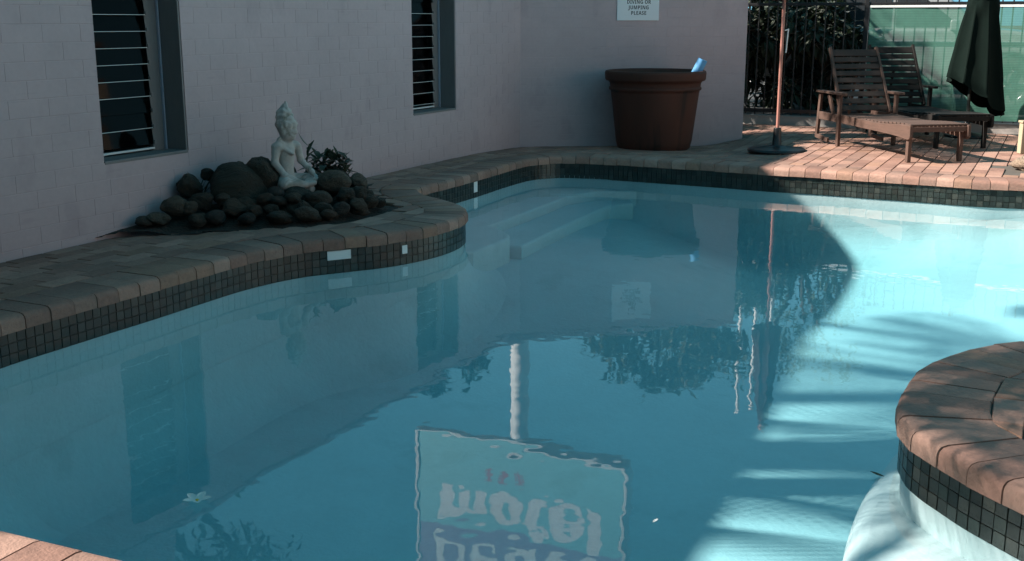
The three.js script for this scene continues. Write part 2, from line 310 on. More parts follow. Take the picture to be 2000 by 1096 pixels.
// ---------------------------------------------------------------- coping bricks and deck pavers
const brickTones = [[0.42, 0.238, 0.178], [0.355, 0.195, 0.147], [0.445, 0.265, 0.203], [0.325, 0.19, 0.145], [0.39, 0.217, 0.15], [0.32, 0.172, 0.128]];
function coloured(g, c) { const k = g.attributes.position.count, a = new Float32Array(k * 3); for (let i = 0; i < k; i++) a.set(c, i * 3); g.setAttribute('color', new THREE.BufferAttribute(a, 3)); return g; }
{
  const coping = thing('pool_coping', 'bullnosed terracotta brick coping round the pool edge', 'coping', [0, 0, 0], 0, undefined, 'structure');
  const r = rng(404), W0 = 0.152, n = Math.round(OL / W0), gap = 0.0055;
  const prof = [[0.296, -0.078], [0.300, -0.006], [0.294, 0], [0.012, 0], [-0.012, -0.005], [-0.024, -0.018], [-0.028, -0.034], [-0.028, -0.078]];
  for (let i = 0; i < n; i++) {
    const u0 = (i + gap / W0 / 2) / n, u1 = (i + 1 - gap / W0 / 2) / n, ends = [];
    const lift = (r() - 0.5) * 0.005, push = (r() - 0.5) * 0.006;
    for (const u of [u0, u1]) {
      const p = outCurve.getPointAt(u), k = u * NS, a = Math.floor(k) % NS, b = (a + 1) % NS, f = k - Math.floor(k);
      let nx = lerp(SN[a][0], SN[b][0], f), nz = lerp(SN[a][1], SN[b][1], f); const l = Math.hypot(nx, nz); nx /= l; nz /= l;
      ends.push(prof.map(([d, y]) => [p.x + nx * (d + push), y + lift, p.z + nz * (d + push)]));
    }
    const pos = [], uv = [], o3 = r() * 3; const quad = (a, b, c, d, ua, ub) => { pos.push(...a, ...b, ...c, ...a, ...c, ...d); uv.push(ua, 0, ub, 0, ub, W0, ua, 0, ub, W0, ua, W0); };
    let acc = o3;
    for (let k = 0; k < prof.length; k++) { const k2 = (k + 1) % prof.length, L = Math.hypot(prof[k][0] - prof[k2][0], prof[k][1] - prof[k2][1]); quad(ends[0][k], ends[0][k2], ends[1][k2], ends[1][k], acc, acc + L); acc += L; }
    for (const [e, s] of [[ends[0], 1], [ends[1], -1]]) for (let k = 1; k < prof.length - 1; k++) { const q = s > 0 ? [e[0], e[k], e[k + 1]] : [e[0], e[k + 1], e[k]]; for (const p of q) { pos.push(...p); uv.push(o3 + p[0], p[1] + p[2]); } }
    let g = new THREE.BufferGeometry(); g.setAttribute('position', new THREE.Float32BufferAttribute(pos, 3)); g.setAttribute('uv', new THREE.Float32BufferAttribute(uv, 2));
    g = toCreasedNormals(g, 0.9);
    const t = brickTones[Math.floor(r() * 6)], j = 0.86 + r() * 0.28;
    part('coping_brick', coloured(g, t.map((v) => v * j)), M.coping, coping);
  }
}
function clip(poly, nx, nz, c) {                  // keep x*nx + z*nz >= c
  const out = [];
  for (let i = 0; i < poly.length; i++) {
    const a = poly[i], b = poly[(i + 1) % poly.length], da = a[0] * nx + a[1] * nz - c, db = b[0] * nx + b[1] * nz - c;
    if (da >= 0) out.push(a);
    if ((da >= 0) !== (db >= 0)) { const t = da / (da - db); out.push([lerp(a[0], b[0], t), lerp(a[1], b[1], t)]); }
  }
  return out;
}
const area = (p) => { let s = 0; for (let i = 0, j = p.length - 1; i < p.length; j = i++) s += p[j][0] * p[i][1] - p[i][0] * p[j][1]; return s / 2; };
{
  const deck = thing('pool_deck', 'terracotta brick paving round the pool', 'paving', [0, 0, 0], 0, undefined, 'structure');
  const r = rng(909), LQ = 0.29, WQ = 0.141, items = [];
  for (let a = -16; a < 42; a++) for (let b = -14; b < 72; b++) {
    const off = (b % 2) * 0.5 + (b * 0.137) % 0.3;
    const p0 = (a + off) * LQ * 1 + 0, q0 = b * WQ;
    const C = [p0 + LQ / 2, q0 + WQ / 2];
    const w = (p, q) => [WA[0] + WD[0] * p + WN[0] * q, WA[1] + WD[1] * p + WN[1] * q];
    for (let pp = p0; pp < p0 + LQ - 0.01; pp += LQ) {
      const c = w(C[0], C[1]);
      if (c[1] > -1.2 || c[1] < -17 || Math.abs(c[0]) > -c[1] * 0.62 + 0.9) continue;
      const s = poolSD(c[0], c[1]); if (s.d < 0.16) continue;
      const gs = gardSD(c[0], c[1]); if (gs.d < -0.1) continue;
      const e = 0.004; let poly = [w(p0 + e, q0 + e), w(p0 + LQ - e, q0 + e), w(p0 + LQ - e, q0 + WQ - e), w(p0 + e, q0 + WQ - e)];
      if (s.d < 0.55) poly = clip(poly, s.nx, s.nz, (s.qx + s.nx * 0.307) * s.nx + (s.qz + s.nz * 0.307) * s.nz);
      if (poly.length > 2 && gs.d < 0.25) poly = clip(poly, gs.nx, gs.nz, (gs.qx + gs.nx * 0.01) * gs.nx + (gs.qz + gs.nz * 0.01) * gs.nz);
      if (poly.length > 2) poly = clip(poly, WN[0], WN[1], WA[0] * WN[0] + WA[1] * WN[1] + 0.012);
      if (poly.length > 2 && c[0] < 3.05) poly = clip(poly, RN[0], RN[1], RA[0] * RN[0] + RA[1] * RN[1] + 0.012);
      const fn = [-FENCE_D[1], FENCE_D[0]];
      if (poly.length > 2) poly = clip(poly, fn[0], fn[1], FENCE_A[0] * fn[0] + FENCE_A[1] * fn[1] + 0.09);
      // the square tree pit by the pool
      if (c[0] > 4.70 && c[0] < 5.75 && c[1] > -11.25 && c[1] < -10.55) continue;
      if (poly.length < 3 || Math.abs(area(poly)) < 0.0025) continue;
      if (area(poly) > 0) poly.reverse();
      const vis = Math.abs(c[0]) < -c[1] * 0.47;
      items.push({ poly, c, s, A: Math.abs(area(poly)), score: vis ? Math.abs(area(poly)) / (c[0] * c[0] + c[1] * c[1]) / -c[1] : 0 });
    }
  }
  items.sort((x, y) => y.score - x.score);
  const rest = [];
  items.forEach((it, rank) => {
    const y0 = deckY(it.c[0], it.c[1], it.s.d) + (r() - 0.5) * 0.004 - 0.001, sx = (r() - 0.5) * 0.012, sz = (r() - 0.5) * 0.012;
    const cx = it.poly.reduce((a, p) => a + p[0], 0) / it.poly.length, cz = it.poly.reduce((a, p) => a + p[1], 0) / it.poly.length;
    const slope = (x, z) => y0 + sx * (x - cx) + sz * (z - cz) + (it.c[1] < -11.5 && it.c[0] < 3.4 ? deckY(x, z) - deckY(cx, cz) : 0);
    const top = it.poly.map((p) => { const dx = cx - p[0], dz = cz - p[1], l = Math.hypot(dx, dz) || 1; return [p[0] + dx / l * 0.006, slope(p[0], p[1]), p[1] + dz / l * 0.006]; });
    const mid = it.poly.map((p) => [p[0], slope(p[0], p[1]) - 0.005, p[1]]), low = it.poly.map((p) => [p[0], slope(p[0], p[1]) - 0.03, p[1]]);
    const pos = [], uv = [], ou = r() * 5, ov = r() * 5, tri = (a, b, c) => { for (const p of [a, b, c]) { pos.push(...p); uv.push(p[0] + ou, p[2] + p[1] + ov); } };
    for (let k = 1; k < top.length - 1; k++) tri(top[0], top[k], top[k + 1]);
    for (let k = 0; k < top.length; k++) { const m = (k + 1) % top.length; tri(top[k], mid[k], mid[m]); tri(top[k], mid[m], top[m]); tri(mid[k], low[k], low[m]); tri(mid[k], low[m], mid[m]); }
    const g = new THREE.BufferGeometry(); g.setAttribute('position', new THREE.Float32BufferAttribute(pos, 3)); g.setAttribute('uv', new THREE.Float32BufferAttribute(uv, 2)); g.computeVertexNormals();
    const t = brickTones[Math.floor(r() * 6)], j = 0.84 + r() * 0.3; coloured(g, t.map((v) => v * j));
    if (rank < 295) part('paver', g, M.coping, deck); else rest.push(g);
  });
  const st = part('far_pavers', rest, M.coping, deck); st.userData.kind = 'stuff';
  // mortar bed under coping and pavers
  const c = 0.16, P = [], U = [], I = [], ok = [], nx = Math.ceil(15 / c), nz = Math.ceil(17 / c);
  for (let j = 0; j <= nz; j++) for (let i = 0; i <= nx; i++) { const x = -5.5 + i * c, z = -17 + j * c, d = poolSD(x, z).d; P.push(x, deckY(x, z, d) - 0.012, z); U.push(x, z); ok.push(d > 0.02 && gardSD(x, z).d > -0.02 && (x - FENCE_A[0]) * -FENCE_D[1] + (z - FENCE_A[1]) * FENCE_D[0] > -0.1); }
  for (let j = 0; j < nz; j++) for (let i = 0; i < nx; i++) { const o = j * (nx + 1) + i; if (ok[o] && ok[o + 1] && ok[o + nx + 1] && ok[o + nx + 2]) I.push(o, o + nx + 1, o + 1, o + 1, o + nx + 1, o + nx + 2); }
  const g = new THREE.BufferGeometry(); g.setAttribute('position', new THREE.Float32BufferAttribute(P, 3)); g.setAttribute('uv', new THREE.Float32BufferAttribute(U, 2)); g.setIndex(I); g.computeVertexNormals();
  part('mortar_bed', g, M.mortar, deck);
}

// ---------------------------------------------------------------- motel wing on the left
const wallTurn = Math.atan2(-WD[1], WD[0]);
function brickFace(parent, len0, len1, y0, y1, holes, seed, most, scoreOf, BL = 0.31, BH = 0.1145) {
  const r = rng(seed), list = [], vbank = [0, 1, 2, 3].map(() => 0);
  const rowsN = Math.ceil((y1 - y0) / BH);
  for (let k = 0; k < rowsN; k++) {
    const ya = y0 + k * BH, yb = Math.min(y1, ya + BH) - 0.004; if (yb - ya < 0.02) continue;
    for (let s = len0 - (k % 2) * BL / 2; s < len1; s += BL) {
      let spans = [[Math.max(s, len0), Math.min(s + BL - 0.0025, len1)]];
      for (const [h0, h1, v0, v1] of holes) if (yb > v0 && ya < v1) spans = spans.flatMap(([a, b]) => (b <= h0 || a >= h1) ? [[a, b]] : [[a, h0], [h1, b]].filter(([c, d]) => d - c > 0.015));
      for (const [a, b] of spans) if (b - a > 0.015) {
        let va = ya, vb = yb; 
        list.push({ a, b, va, vb, z: (r() - 0.5) * 0.0012, score: scoreOf((a + b) / 2, (va + vb) / 2) * (b - a) });
      }
    }
  }
  list.sort((p, q) => q.score - p.score);
  const rest = [];
  list.forEach((q, i) => {
    const g = rbox(q.b - q.a, q.vb - q.va, 0.02, 0.0022);
    const u = g.attributes.uv, p = g.attributes.position; for (let k = 0; k < u.count; k++) u.setXY(k, (p.getX(k) + (q.a + q.b) / 2) * 0.35, (p.getY(k) + (q.va + q.vb) / 2) * 0.35);
    g.translate((q.a + q.b) / 2, (q.va + q.vb) / 2, q.z * 0.7 - 0.0097);
    if (i < most) part('brick', g, M.wallPaint, parent); else rest.push(g);
  });
  if (rest.length) part('far_bricks', rest, M.wallPaint, parent).userData.kind = 'stuff';
}
{
  const b = thing('motel_wing', 'single storey motel wing of white painted brick with louvre windows', 'building', [WA[0], 0, WA[1]], wallTurn);
  const WIN = [[0.885, 1.712, 0.462, 1.76], [4.968, 5.855, 0.492, 1.77]];
  const x0 = -9, x1 = 7.45, top = 1.90;
  const sh = new THREE.Shape([[x0, -0.3], [x1, -0.3], [x1, top], [x0, top]].map((p) => new THREE.Vector2(...p)));
  for (const [a, c, y0, y1] of WIN) sh.holes.push(new THREE.Path([[a - 0.001, y0], [c, y0], [c, y1], [a - 0.001, y1]].map((p) => new THREE.Vector2(...p))));
  const wg = new THREE.ExtrudeGeometry(sh, { depth: 0.21, bevelEnabled: false }).translate(0, 0, -0.2115);
  { const u = wg.attributes.uv; for (let k = 0; k < u.count; k++) u.setXY(k, u.getX(k) * 0.35, u.getY(k) * 0.35); }
  part('wall', wg, M.wallPaint, b);
  brickFace(b, -1.4, x1, -0.105, top, WIN, 21, 290, (s, y) => (s > -0.35 && y < 1.62 ? 1 / (0.6 + Math.hypot(s + 2, 3.5)) : 0.0001));
  // rest of the shell: back wall, ends, floor and ceiling close the rooms
  part('back_wall', box(x1 - x0, top + 0.3, 0.2, (x0 + x1) / 2, top / 2 - 0.15, -4.1), M.wallPaint, b);
  part('end_wall', box(0.2, top + 0.3, 3.78, x1 - 0.1, top / 2 - 0.15, -2.11), M.wallPaint, b);
  part('end_wall', box(0.2, top + 0.3, 3.78, x0 + 0.1, top / 2 - 0.15, -2.11), M.wallPaint, b);
  part('room_floor', box(x1 - x0 - 0.4, 0.1, 3.78, (x0 + x1) / 2, -0.1, -2.11), M.roomDark, b);
  part('parapet_cap', rbox(x1 - x0 + 0.06, 0.045, 0.26, 0.008, (x0 + x1) / 2, top + 0.0235, -0.1), M.wallPaint, b);
  part('roof', box(x1 - x0 - 0.42, 0.08, 3.76, (x0 + x1) / 2, top - 0.14, -2.11), M.roofing, b);
  // windows: box frame, louvre blades, sill
  WIN.forEach(([a, c, y0, y1], wi) => {
    const w = new THREE.Group(); w.name = 'window'; w.position.set(a, y0, -0.205); b.add(w);
    const W = c - a, Hh = y1 - y0, fb = M.frameBlue;
    part('reveal_lining', rbox(0.016, Hh, 0.2, 0.002, W - 0.009, Hh / 2, 0.1), fb, w);
    part('reveal_lining', rbox(0.012, Hh, 0.19, 0.002, 0.007, Hh / 2, 0.094), fb, w);
    part('frame', rbox(0.13, Hh, 0.05, 0.004, W - 0.085, Hh / 2, -0.015), fb, w);
    part('frame', rbox(0.03, Hh, 0.05, 0.004, 0.03, Hh / 2, -0.015), fb, w);
    part('frame_bead', rbox(0.014, Hh, 0.02, 0.003, W - 0.03, Hh / 2, 0.02), std(lin(0.3, 0.34, 0.42), 0.35), w);
    part('frame', rbox(W - 0.2, 0.05, 0.05, 0.004, W / 2 - 0.06, Hh - 0.026, -0.012), fb, w);
    part('sill', rbox(W - 0.01, 0.022, 0.21, 0.003, W / 2, 0.0, 0.102), fb, w);
    part('sill_track', rbox(W - 0.2, 0.014, 0.03, 0.002, W / 2 - 0.05, 0.03, 0.01), M.pale, w);
    const BW = W - 0.20, n = 11, r = rng(31 + wi);
    for (let k = 0; k < n; k++) {
      const y = 0.075 + k * 0.1147; if (y > Hh - 0.08) break;
      const tilt = 0.15 + (r() - 0.5) * 0.1, g = new THREE.BoxGeometry(BW, 0.118, 0.005).translate(0, 0.055, 0).rotateX(-tilt);
      part('louvre_blade', g, M.darkGlass, w, [W / 2 - 0.055, y - 0.01, 0.022]);
      if (!(wi === 0 && (k === 2 || k === 0)) && !(wi === 1 && k > 8)) part('blade_edge', rbox(BW, 0.0038, 0.009, 0.001), M.pale, w, [W / 2 - 0.055, y - 0.011, 0.028 ]);
    }
    for (let k = 0; k < 10; k++) part('louvre_clip', rbox(0.02, 0.03, 0.02, 0.003, W - 0.155, 0.075 + k * 0.1147, 0.03), fb, w);
  });
}
// taller blocks round the courtyard: they stand outside the picture and shade or light it
function block(label, pos, turn, L, Hh, D, mat, storeys, added_chimney) {
  const b = thing('motel_block', label, 'building', pos, turn);      // local: front face on z = 0, runs from x = 0 to L
  part('wall', box(L, Hh, D, L / 2, Hh / 2 - 0.15, -D / 2), mat, b);
  part('roof', rbox(L + 0.1, 0.12, D + 0.1, 0.02, L / 2, Hh - 0.09, -D / 2), M.roofing, b);
  for (let k = 0; k < storeys; k++) for (let x = 1.2; x < L - 1.6; x += 3.4) {
    const y = k * 2.8;
    const d = new THREE.Group(); d.name = 'door'; d.position.set(x, y, 0.02); b.add(d);
    part('leaf', rbox(0.86, 2.05, 0.05, 0.006, 0, 1.03, 0), std(lin(0.16, 0.2, 0.24), 0.5), d); part('handle', rbox(0.03, 0.12, 0.05, 0.008, 0.34, 1.0, 0.04), M.whiteMetal, d);
    const w = new THREE.Group(); w.name = 'window'; w.position.set(x + 1.55, y + 1.45, 0.02); b.add(w);
    part('frame', rbox(1.3, 1.1, 0.05, 0.006), M.whiteMetal, w); part('pane', box(1.16, 0.96, 0.02, 0, 0, 0.03), M.darkGlass, w);
  }
  if (added_chimney) part('added_chimney', rbox(0.3, 1.7, 0.4, 0.01, added_chimney, Hh + 0.7, -0.27), mat, b);  // unseen stack added to cast the dark band across the pool
  return b;
}
block('two storey motel block set back behind the single storey wing', [-9.46, 0, -1.9], wallTurn, 12.2, 5.87, 6, M.wallPaint, 0, 4.5);
block('single storey cream motel wing facing the sun across the pool', [9.6, 0, -12.2], -Math.PI / 2, 14, 3.1, 5, std(lin(0.56, 0.44, 0.34), 0.85, { map: paintMap }), 1);
block('unseen two storey block added behind the camera to cut the sky light', [9.0, 0, 3.2], Math.PI, 19, 7.2, 6, std(lin(0.35, 0.34, 0.34), 0.85, { map: paintMap }), 2);  // added out of view to darken the courtyard shade
// rear boundary wall
const rearTurn = Math.atan2(-RD[1], RD[0]);
{
  const b = thing('boundary_wall', 'white painted brick wall behind the large terracotta pot', 'wall', [RA[0], 0, RA[1]], rearTurn);
  const wg = box(RL + 0.25, 2.3, 0.2, RL / 2 - 0.125, 0.87, -0.1015); { const u = wg.attributes.uv; for (let k = 0; k < u.count; k++) u.setXY(k, u.getX(k), u.getY(k) * 0.8); }
  part('wall_core', wg, M.wallPaint, b);
  brickFace(b, -0.02, RL, -0.16, 2.02, [], 22, 290, (s, y) => 1);
  part('wall_cap', rbox(RL + 0.3, 0.05, 0.27, 0.008, RL / 2 - 0.12, 2.046, -0.1), M.wallPaint, b);
  // pool rules sign
  const W = 0.535, Hh = 0.47, cv = document.createElement('canvas'); cv.width = 512; cv.height = 450;
  const cx = cv.getContext('2d'); cx.fillStyle = '#e6e8ea'; cx.fillRect(0, 0, 512, 450);
  cx.fillStyle = '#1c1e24'; cx.textAlign = 'center'; cx.font = 'bold 62px sans-serif';
  cx.fillText('NO', 262, 195); cx.fillText('DIVING OR', 262, 265); cx.fillText('JUMPING', 262, 331); cx.fillText('PLEASE', 262, 397);
  cx.lineWidth = 9; cx.strokeStyle = '#3a3d44'; cx.strokeRect(222, 62, 80, 62);
  const tx = new THREE.CanvasTexture(cv); tx.colorSpace = THREE.SRGBColorSpace;
  const s = thing('notice_sign', 'white notice plate with black lettering on the white brick wall', 'sign', [RA[0], 0, RA[1]], rearTurn);
  const sp = 1.19; // along the wall
  part('plate', rbox(W, Hh, 0.006, 0.02, sp + W / 2, 1.405 + Hh / 2, 0.010, 3), std(lin(0.8, 0.82, 0.84), 0.5), s);
  part('print', new THREE.PlaneGeometry(W - 0.05, Hh - 0.03).translate(sp + W / 2, 1.405 + Hh / 2, 0.0145), std(0xffffff, 0.5, { map: tx }), s);
}

// ---------------------------------------------------------------- garden bed, rocks, statue, plants
function rockGeo(seed, rough = 0.25) {
  const g = mergeVertices(new THREE.IcosahedronGeometry(1, 5).deleteAttribute('normal').deleteAttribute('uv')), p = g.attributes.position, o = seed * 3.7;
  for (let i = 0; i < p.count; i++) {
    const x = p.getX(i), y = p.getY(i), z = p.getZ(i), k = 1 + rough * (0.8 * N3(x * 0.9 + o, y * 0.9 + 3, z * 0.9) + 0.45 * N3(x * 1.9 + o, y * 1.9, z * 1.9 + 7) + 0.2 * N3(x * 4 + o, y * 4, z * 4)) + 0.02 * N3(x * 11 + o, y * 11, z * 11);
    p.setXYZ(i, x * k, y * k, z * k);
  }
  const uv = new Float32Array(p.count * 2); for (let i = 0; i < p.count; i++) { uv[i * 2] = p.getX(i) * 0.5 + p.getZ(i) * 0.31; uv[i * 2 + 1] = p.getY(i) * 0.5 + p.getZ(i) * 0.23; }
  g.setAttribute('uv', new THREE.BufferAttribute(uv, 2)); g.computeVertexNormals(); return g;
}
{
  const bed = thing('garden_bed', 'dark soil garden bed beside the white wall', 'garden bed', [0, 0, 0], 0, undefined, 'structure');
  const P = [], U = [], I = [], c = 0.07, nx = 40, nz = 54, ok = [];
  for (let j = 0; j <= nz; j++) for (let i = 0; i <= nx; i++) { const x = -3.4 + i * c, z = -10.9 + j * c, d = -gardSD(x, z).d; P.push(x, -0.02 + 0.05 * smooth(0, 0.3, d) + 0.02 * N3(x * 6, 1, z * 6), z); U.push(x, z); ok.push(d > -0.1); }
  for (let j = 0; j < nz; j++) for (let i = 0; i < nx; i++) { const o = j * (nx + 1) + i; if (ok[o] && ok[o + 1] && ok[o + nx + 1] && ok[o + nx + 2]) I.push(o, o + nx + 1, o + 1, o + 1, o + nx + 1, o + nx + 2); }
  const g = new THREE.BufferGeometry(); g.setAttribute('position', new THREE.Float32BufferAttribute(P, 3)); g.setAttribute('uv', new THREE.Float32BufferAttribute(U, 2)); g.setIndex(I); g.computeVertexNormals();
  part('soil', g, M.soil, bed);
  const bank = [0, 1, 2, 3, 4, 5, 6].map((s) => rockGeo(s, 0.32 + 0.05 * (s % 4))), smoothRock = rockGeo(9, 0.14);
  const vm = [veined(700), veined(720)], mats = [[0.07, 0.055, 0.041], [0.054, 0.043, 0.031], [0.11, 0.09, 0.07], [0.042, 0.036, 0.026], [0.085, 0.06, 0.042], [0.05, 0.047, 0.042]].map((c2, i) => std(lin(...c2), 0.88, { map: vm[i % 2], bumpMap: bumpCoarse, bumpScale: 0.035 }));
  // x, y, z, half width, half height, colour, words
  const R = [
    [-2.48, 0.05, -7.79, 0.095, 0.042, 2, 'pale flat rock at the thin end of the rock pile'], [-2.40, 0.11, -7.93, 0.097, 0.06, 2, 'pale rock leaning on the pile behind the flat rock'], [-2.37, 0.22, -8.2, 0.10, 0.075, 1, 'brown rock against the wall below the first window'], [-2.27, 0.28, -8.36, 0.05, 0.06, 3, 'small upright dark rock beside the mossy boulder'],
    [-2.03, 0.20, -8.27, 0.19, 0.15, 3, 'wide mossy boulder left of the statue in the pile'], [-1.86, 0.24, -8.40, 0.165, 0.165, 1, 'largest rounded boulder touching the statue'], [-1.35, 0.22, -8.45, 0.115, 0.09, 2, 'smooth round pale boulder at the statue hand'],
    [-1.43, 0.13, -8.16, 0.11, 0.08, 1, 'broad rounded rock below the statue feet'], [-1.59, 0.09, -8.22, 0.17, 0.11, 3, 'flat dark rock carrying the statue']];
  const small = [[-1.84, 0.08, -7.94, 0.06, 0.052], [-1.73, 0.17, -8.17, 0.064, 0.05], [-1.78, 0.14, -8.09, 0.055, 0.046], [-1.69, 0.13, -8.06, 0.055, 0.03], [-1.58, 0.15, -8.08, 0.055, 0.048], [-1.5, 0.09, -8.0, 0.055, 0.047], [-1.45, 0.05, -7.93, 0.087, 0.05], [-1.25, 0.065, -8.11, 0.066, 0.055], [-1.14, 0.06, -8.22, 0.07, 0.055], [-1.23, 0.13, -8.3, 0.078, 0.062], [-1.19, 0.19, -8.6, 0.08, 0.06], [-1.16, 0.13, -8.43, 0.08, 0.063], [-1.07, 0.07, -8.42, 0.056, 0.048], [-2.09, 0.05, -7.84, 0.074, 0.052], [-1.99, 0.1, -7.98, 0.075, 0.06], [-2.22, 0.13, -8.02, 0.076, 0.062], [-2.08, 0.14, -8.06, 0.062, 0.048], [-1.65, 0.04, -7.88, 0.079, 0.045], [-2.2, 0.04, -7.8, 0.065, 0.037], [-1.87, 0.04, -7.84, 0.066, 0.037], [-1.32, 0.04, -7.99, 0.06, 0.04], [-1.72, 0.08, -7.97, 0.053, 0.045], [-2.18, 0.24, -8.36, 0.075, 0.07], [-1.01, 0.045, -8.5, 0.04, 0.034], [-2.57, 0.04, -7.74, 0.058, 0.03], [-1.34, 0.2, -8.72, 0.08, 0.07], [-1.93, 0.09, -8.08, 0.08, 0.06], [-1.36, 0.07, -8.05, 0.07, 0.05], [-2.30, 0.10, -7.92, 0.07, 0.05], [-1.12, 0.08, -8.6, 0.07, 0.06], [-1.55, 0.18, -8.6, 0.1, 0.1], [-1.8, 0.2, -8.75, 0.14, 0.14], [-2.1, 0.2, -8.7, 0.14, 0.14], [-1.4, 0.12, -8.9, 0.12, 0.1], [-1.75, 0.07, -8.15, 0.1, 0.07], [-2.0, 0.06, -8.1, 0.1, 0.06], [-1.55, 0.06, -8.1, 0.1, 0.06], [-1.28, 0.06, -8.4, 0.09, 0.06]];
  const rr = rng(515);
  const place = (q, geo, mat, label, group) => { const m = new THREE.Mesh(geo, mat); m.name = numbered('rock'); m.position.set(q[0], q[1], q[2]); m.scale.set(q[3] * (0.9 + rr() * 0.3), q[4] * (0.85 + rr() * 0.3), q[3] * (0.75 + rr() * 0.5)); m.rotation.set((rr() - 0.5) * 0.7, rr() * 6.28, (rr() - 0.5) * 0.7); m.userData = { label, category: 'rock' }; if (group) m.userData.group = group; scene.add(m); };
  R.forEach((q, i) => place(q, i === 6 ? smoothRock : bank[i % 7], mats[q[5]], q[6]));
  small.forEach((q, i) => place(q, i % 6 === 1 ? smoothRock : bank[(i * 3) % 7], mats[(i * 5) % 6], 'fist to head sized grey brown rock heaped round the statue', 'small rocks of the heap round the statue'));
}
// statue: a seated figure with a tall pointed crown, one continuous surface
{
  const B = [ // bone: a, b, ra, rb
    [[-0.085, 0.06, 0], [-0.072, 0.15, 0], 0.085, 0.056], [[-0.072, 0.15, 0], [-0.068, 0.275, 0], 0.056, 0.066], [[-0.07, 0.29, 0], [-0.058, 0.345, 0], 0.06, 0.03], [[-0.10, 0.318, 0.07], [-0.02, 0.315, -0.07], 0.036, 0.034],
    [[-0.058, 0.345, 0], [-0.052, 0.39, 0], 0.034, 0.036],
    [[-0.048, 0.405, 0], [-0.056, 0.465, 0], 0.060, 0.074],                       // head
    [[-0.012, 0.388, 0.010], [-0.006, 0.425, 0.012], 0.026, 0.030], [[0.022, 0.418, 0.015], [0.012, 0.445, 0.013], 0.011, 0.009],   // jaw, nose
    [[-0.062, 0.49, 0], [-0.068, 0.545, 0], 0.074, 0.060], [[-0.068, 0.545, 0], [-0.055, 0.64, 0], 0.056, 0.008],             // crown
    [[-0.03, 0.48, 0], [-0.04, 0.53, 0], 0.058, 0.034],
    [[-0.118, 0.312, 0.075], [-0.122, 0.20, 0.10], 0.034, 0.028], [[-0.122, 0.20, 0.10], [-0.045, 0.105, 0.115], 0.028, 0.024], [[-0.045, 0.105, 0.115], [0.06, 0.055, 0.09], 0.024, 0.019],
    [[0.0, 0.308, -0.07], [0.012, 0.20, -0.10], 0.03, 0.026], [[0.012, 0.20, -0.10], [0.105, 0.115, -0.07], 0.025, 0.02], [[0.105, 0.115, -0.07], [0.135, 0.085, -0.055], 0.02, 0.014],
    [[-0.09, 0.05, 0.06], [-0.03, 0.045, 0.15], 0.058, 0.05], [[-0.03, 0.045, 0.15], [0.085, 0.035, 0.07], 0.045, 0.028],   // near leg
    [[-0.08, 0.05, -0.06], [0.09, 0.05, -0.13], 0.055, 0.048], [[0.09, 0.05, -0.13], [0.09, 0.035, 0.0], 0.042, 0.028],      // far leg
    [[0.085, 0.035, 0.06], [0.15, 0.045, 0.03], 0.026, 0.02], [[0.12, 0.05, -0.02], [0.185, 0.075, -0.03], 0.026, 0.012],    // feet
    [[-0.112, 0.33, 0.055], [-0.098, 0.37, 0.045], 0.022, 0.015], [[-0.10, 0.33, 0.07], [0.0, 0.26, 0.045], 0.013, 0.012],   // shoulder drape and sash
    [[-0.06, 0.415, 0.062], [-0.065, 0.46, 0.064], 0.013, 0.016],                // ear
    [[-0.2, 0.0, 0], [0.12, 0.0, 0.02], 0.03, 0.03]];
  const N = 104, half = 0.37, mc = new MarchingCubes(N, M.stone, false, false, 200000), ctr = [-0.02, 0.315, 0.0];
  mc.isolation = 0;
  const sc = N / 2, pre = B.map(([a, b, ra, rb]) => { const d = [b[0] - a[0], b[1] - a[1], b[2] - a[2]]; return { a, d, ra, rb, dd: d[0] ** 2 + d[1] ** 2 + d[2] ** 2 }; });
  for (let k = 0; k < N; k++) for (let j = 0; j < N; j++) for (let i = 0; i < N; i++) {
    const x = (i - sc) / sc * half + ctr[0], y = (j - sc) / sc * half + ctr[1], z = (k - sc) / sc * half + ctr[2];
    let d = 1;
    for (const q of pre) {
      const px = x - q.a[0], py = y - q.a[1], pz = z - q.a[2], t = clamp((px * q.d[0] + py * q.d[1] + pz * q.d[2]) / q.dd, 0, 1);
      const e = Math.hypot(px - q.d[0] * t, py - q.d[1] * t, pz - q.d[2] * t) - lerp(q.ra, q.rb, t), h = clamp(0.5 + 0.5 * (d - e) / 0.014, 0, 1);
      d = lerp(d, e, h) - 0.014 * h * (1 - h);
    }
    if (Math.abs(d) < 0.03) {
      const an = Math.atan2(z, x + 0.07);
      if (y > 0.49) d += 0.0032 * Math.sin(y * 150 + 1.6 * Math.sin(an * 3)) * smooth(0.49, 0.51, y) + 0.0025 * Math.cos(an * 7);   // tiers of the crown
      else if (y > 0.455) d += 0.003 * Math.cos(an * 14);
      d += 0.003 * N3(x * 40, y * 40, z * 40);
      // eye hollows
      d += 0.008 * Math.exp(-((x - 0.006) ** 2 + (y - 0.448) ** 2 + (z - 0.040) ** 2) / 0.00012) + 0.008 * Math.exp(-((x - 0.012) ** 2 + (y - 0.448) ** 2 + (z + 0.016) ** 2) / 0.00012);
      d += 0.004 * Math.exp(-((y - 0.401) ** 2) / 0.00001) * smooth(-0.002, 0.012, x) * (y > 0.39 ? 1 : 0);   // mouth
    }
    mc.field[k * N * N + j * N + i] = -d;
  }
  mc.update();
  const cnt = mc.count, g0 = new THREE.BufferGeometry();
  g0.setAttribute('position', new THREE.BufferAttribute(mc.positionArray.slice(0, cnt * 3), 3));
  let g = mergeVertices(g0, 1e-4); g.scale(half, half, half).translate(...ctr); g.computeVertexNormals();
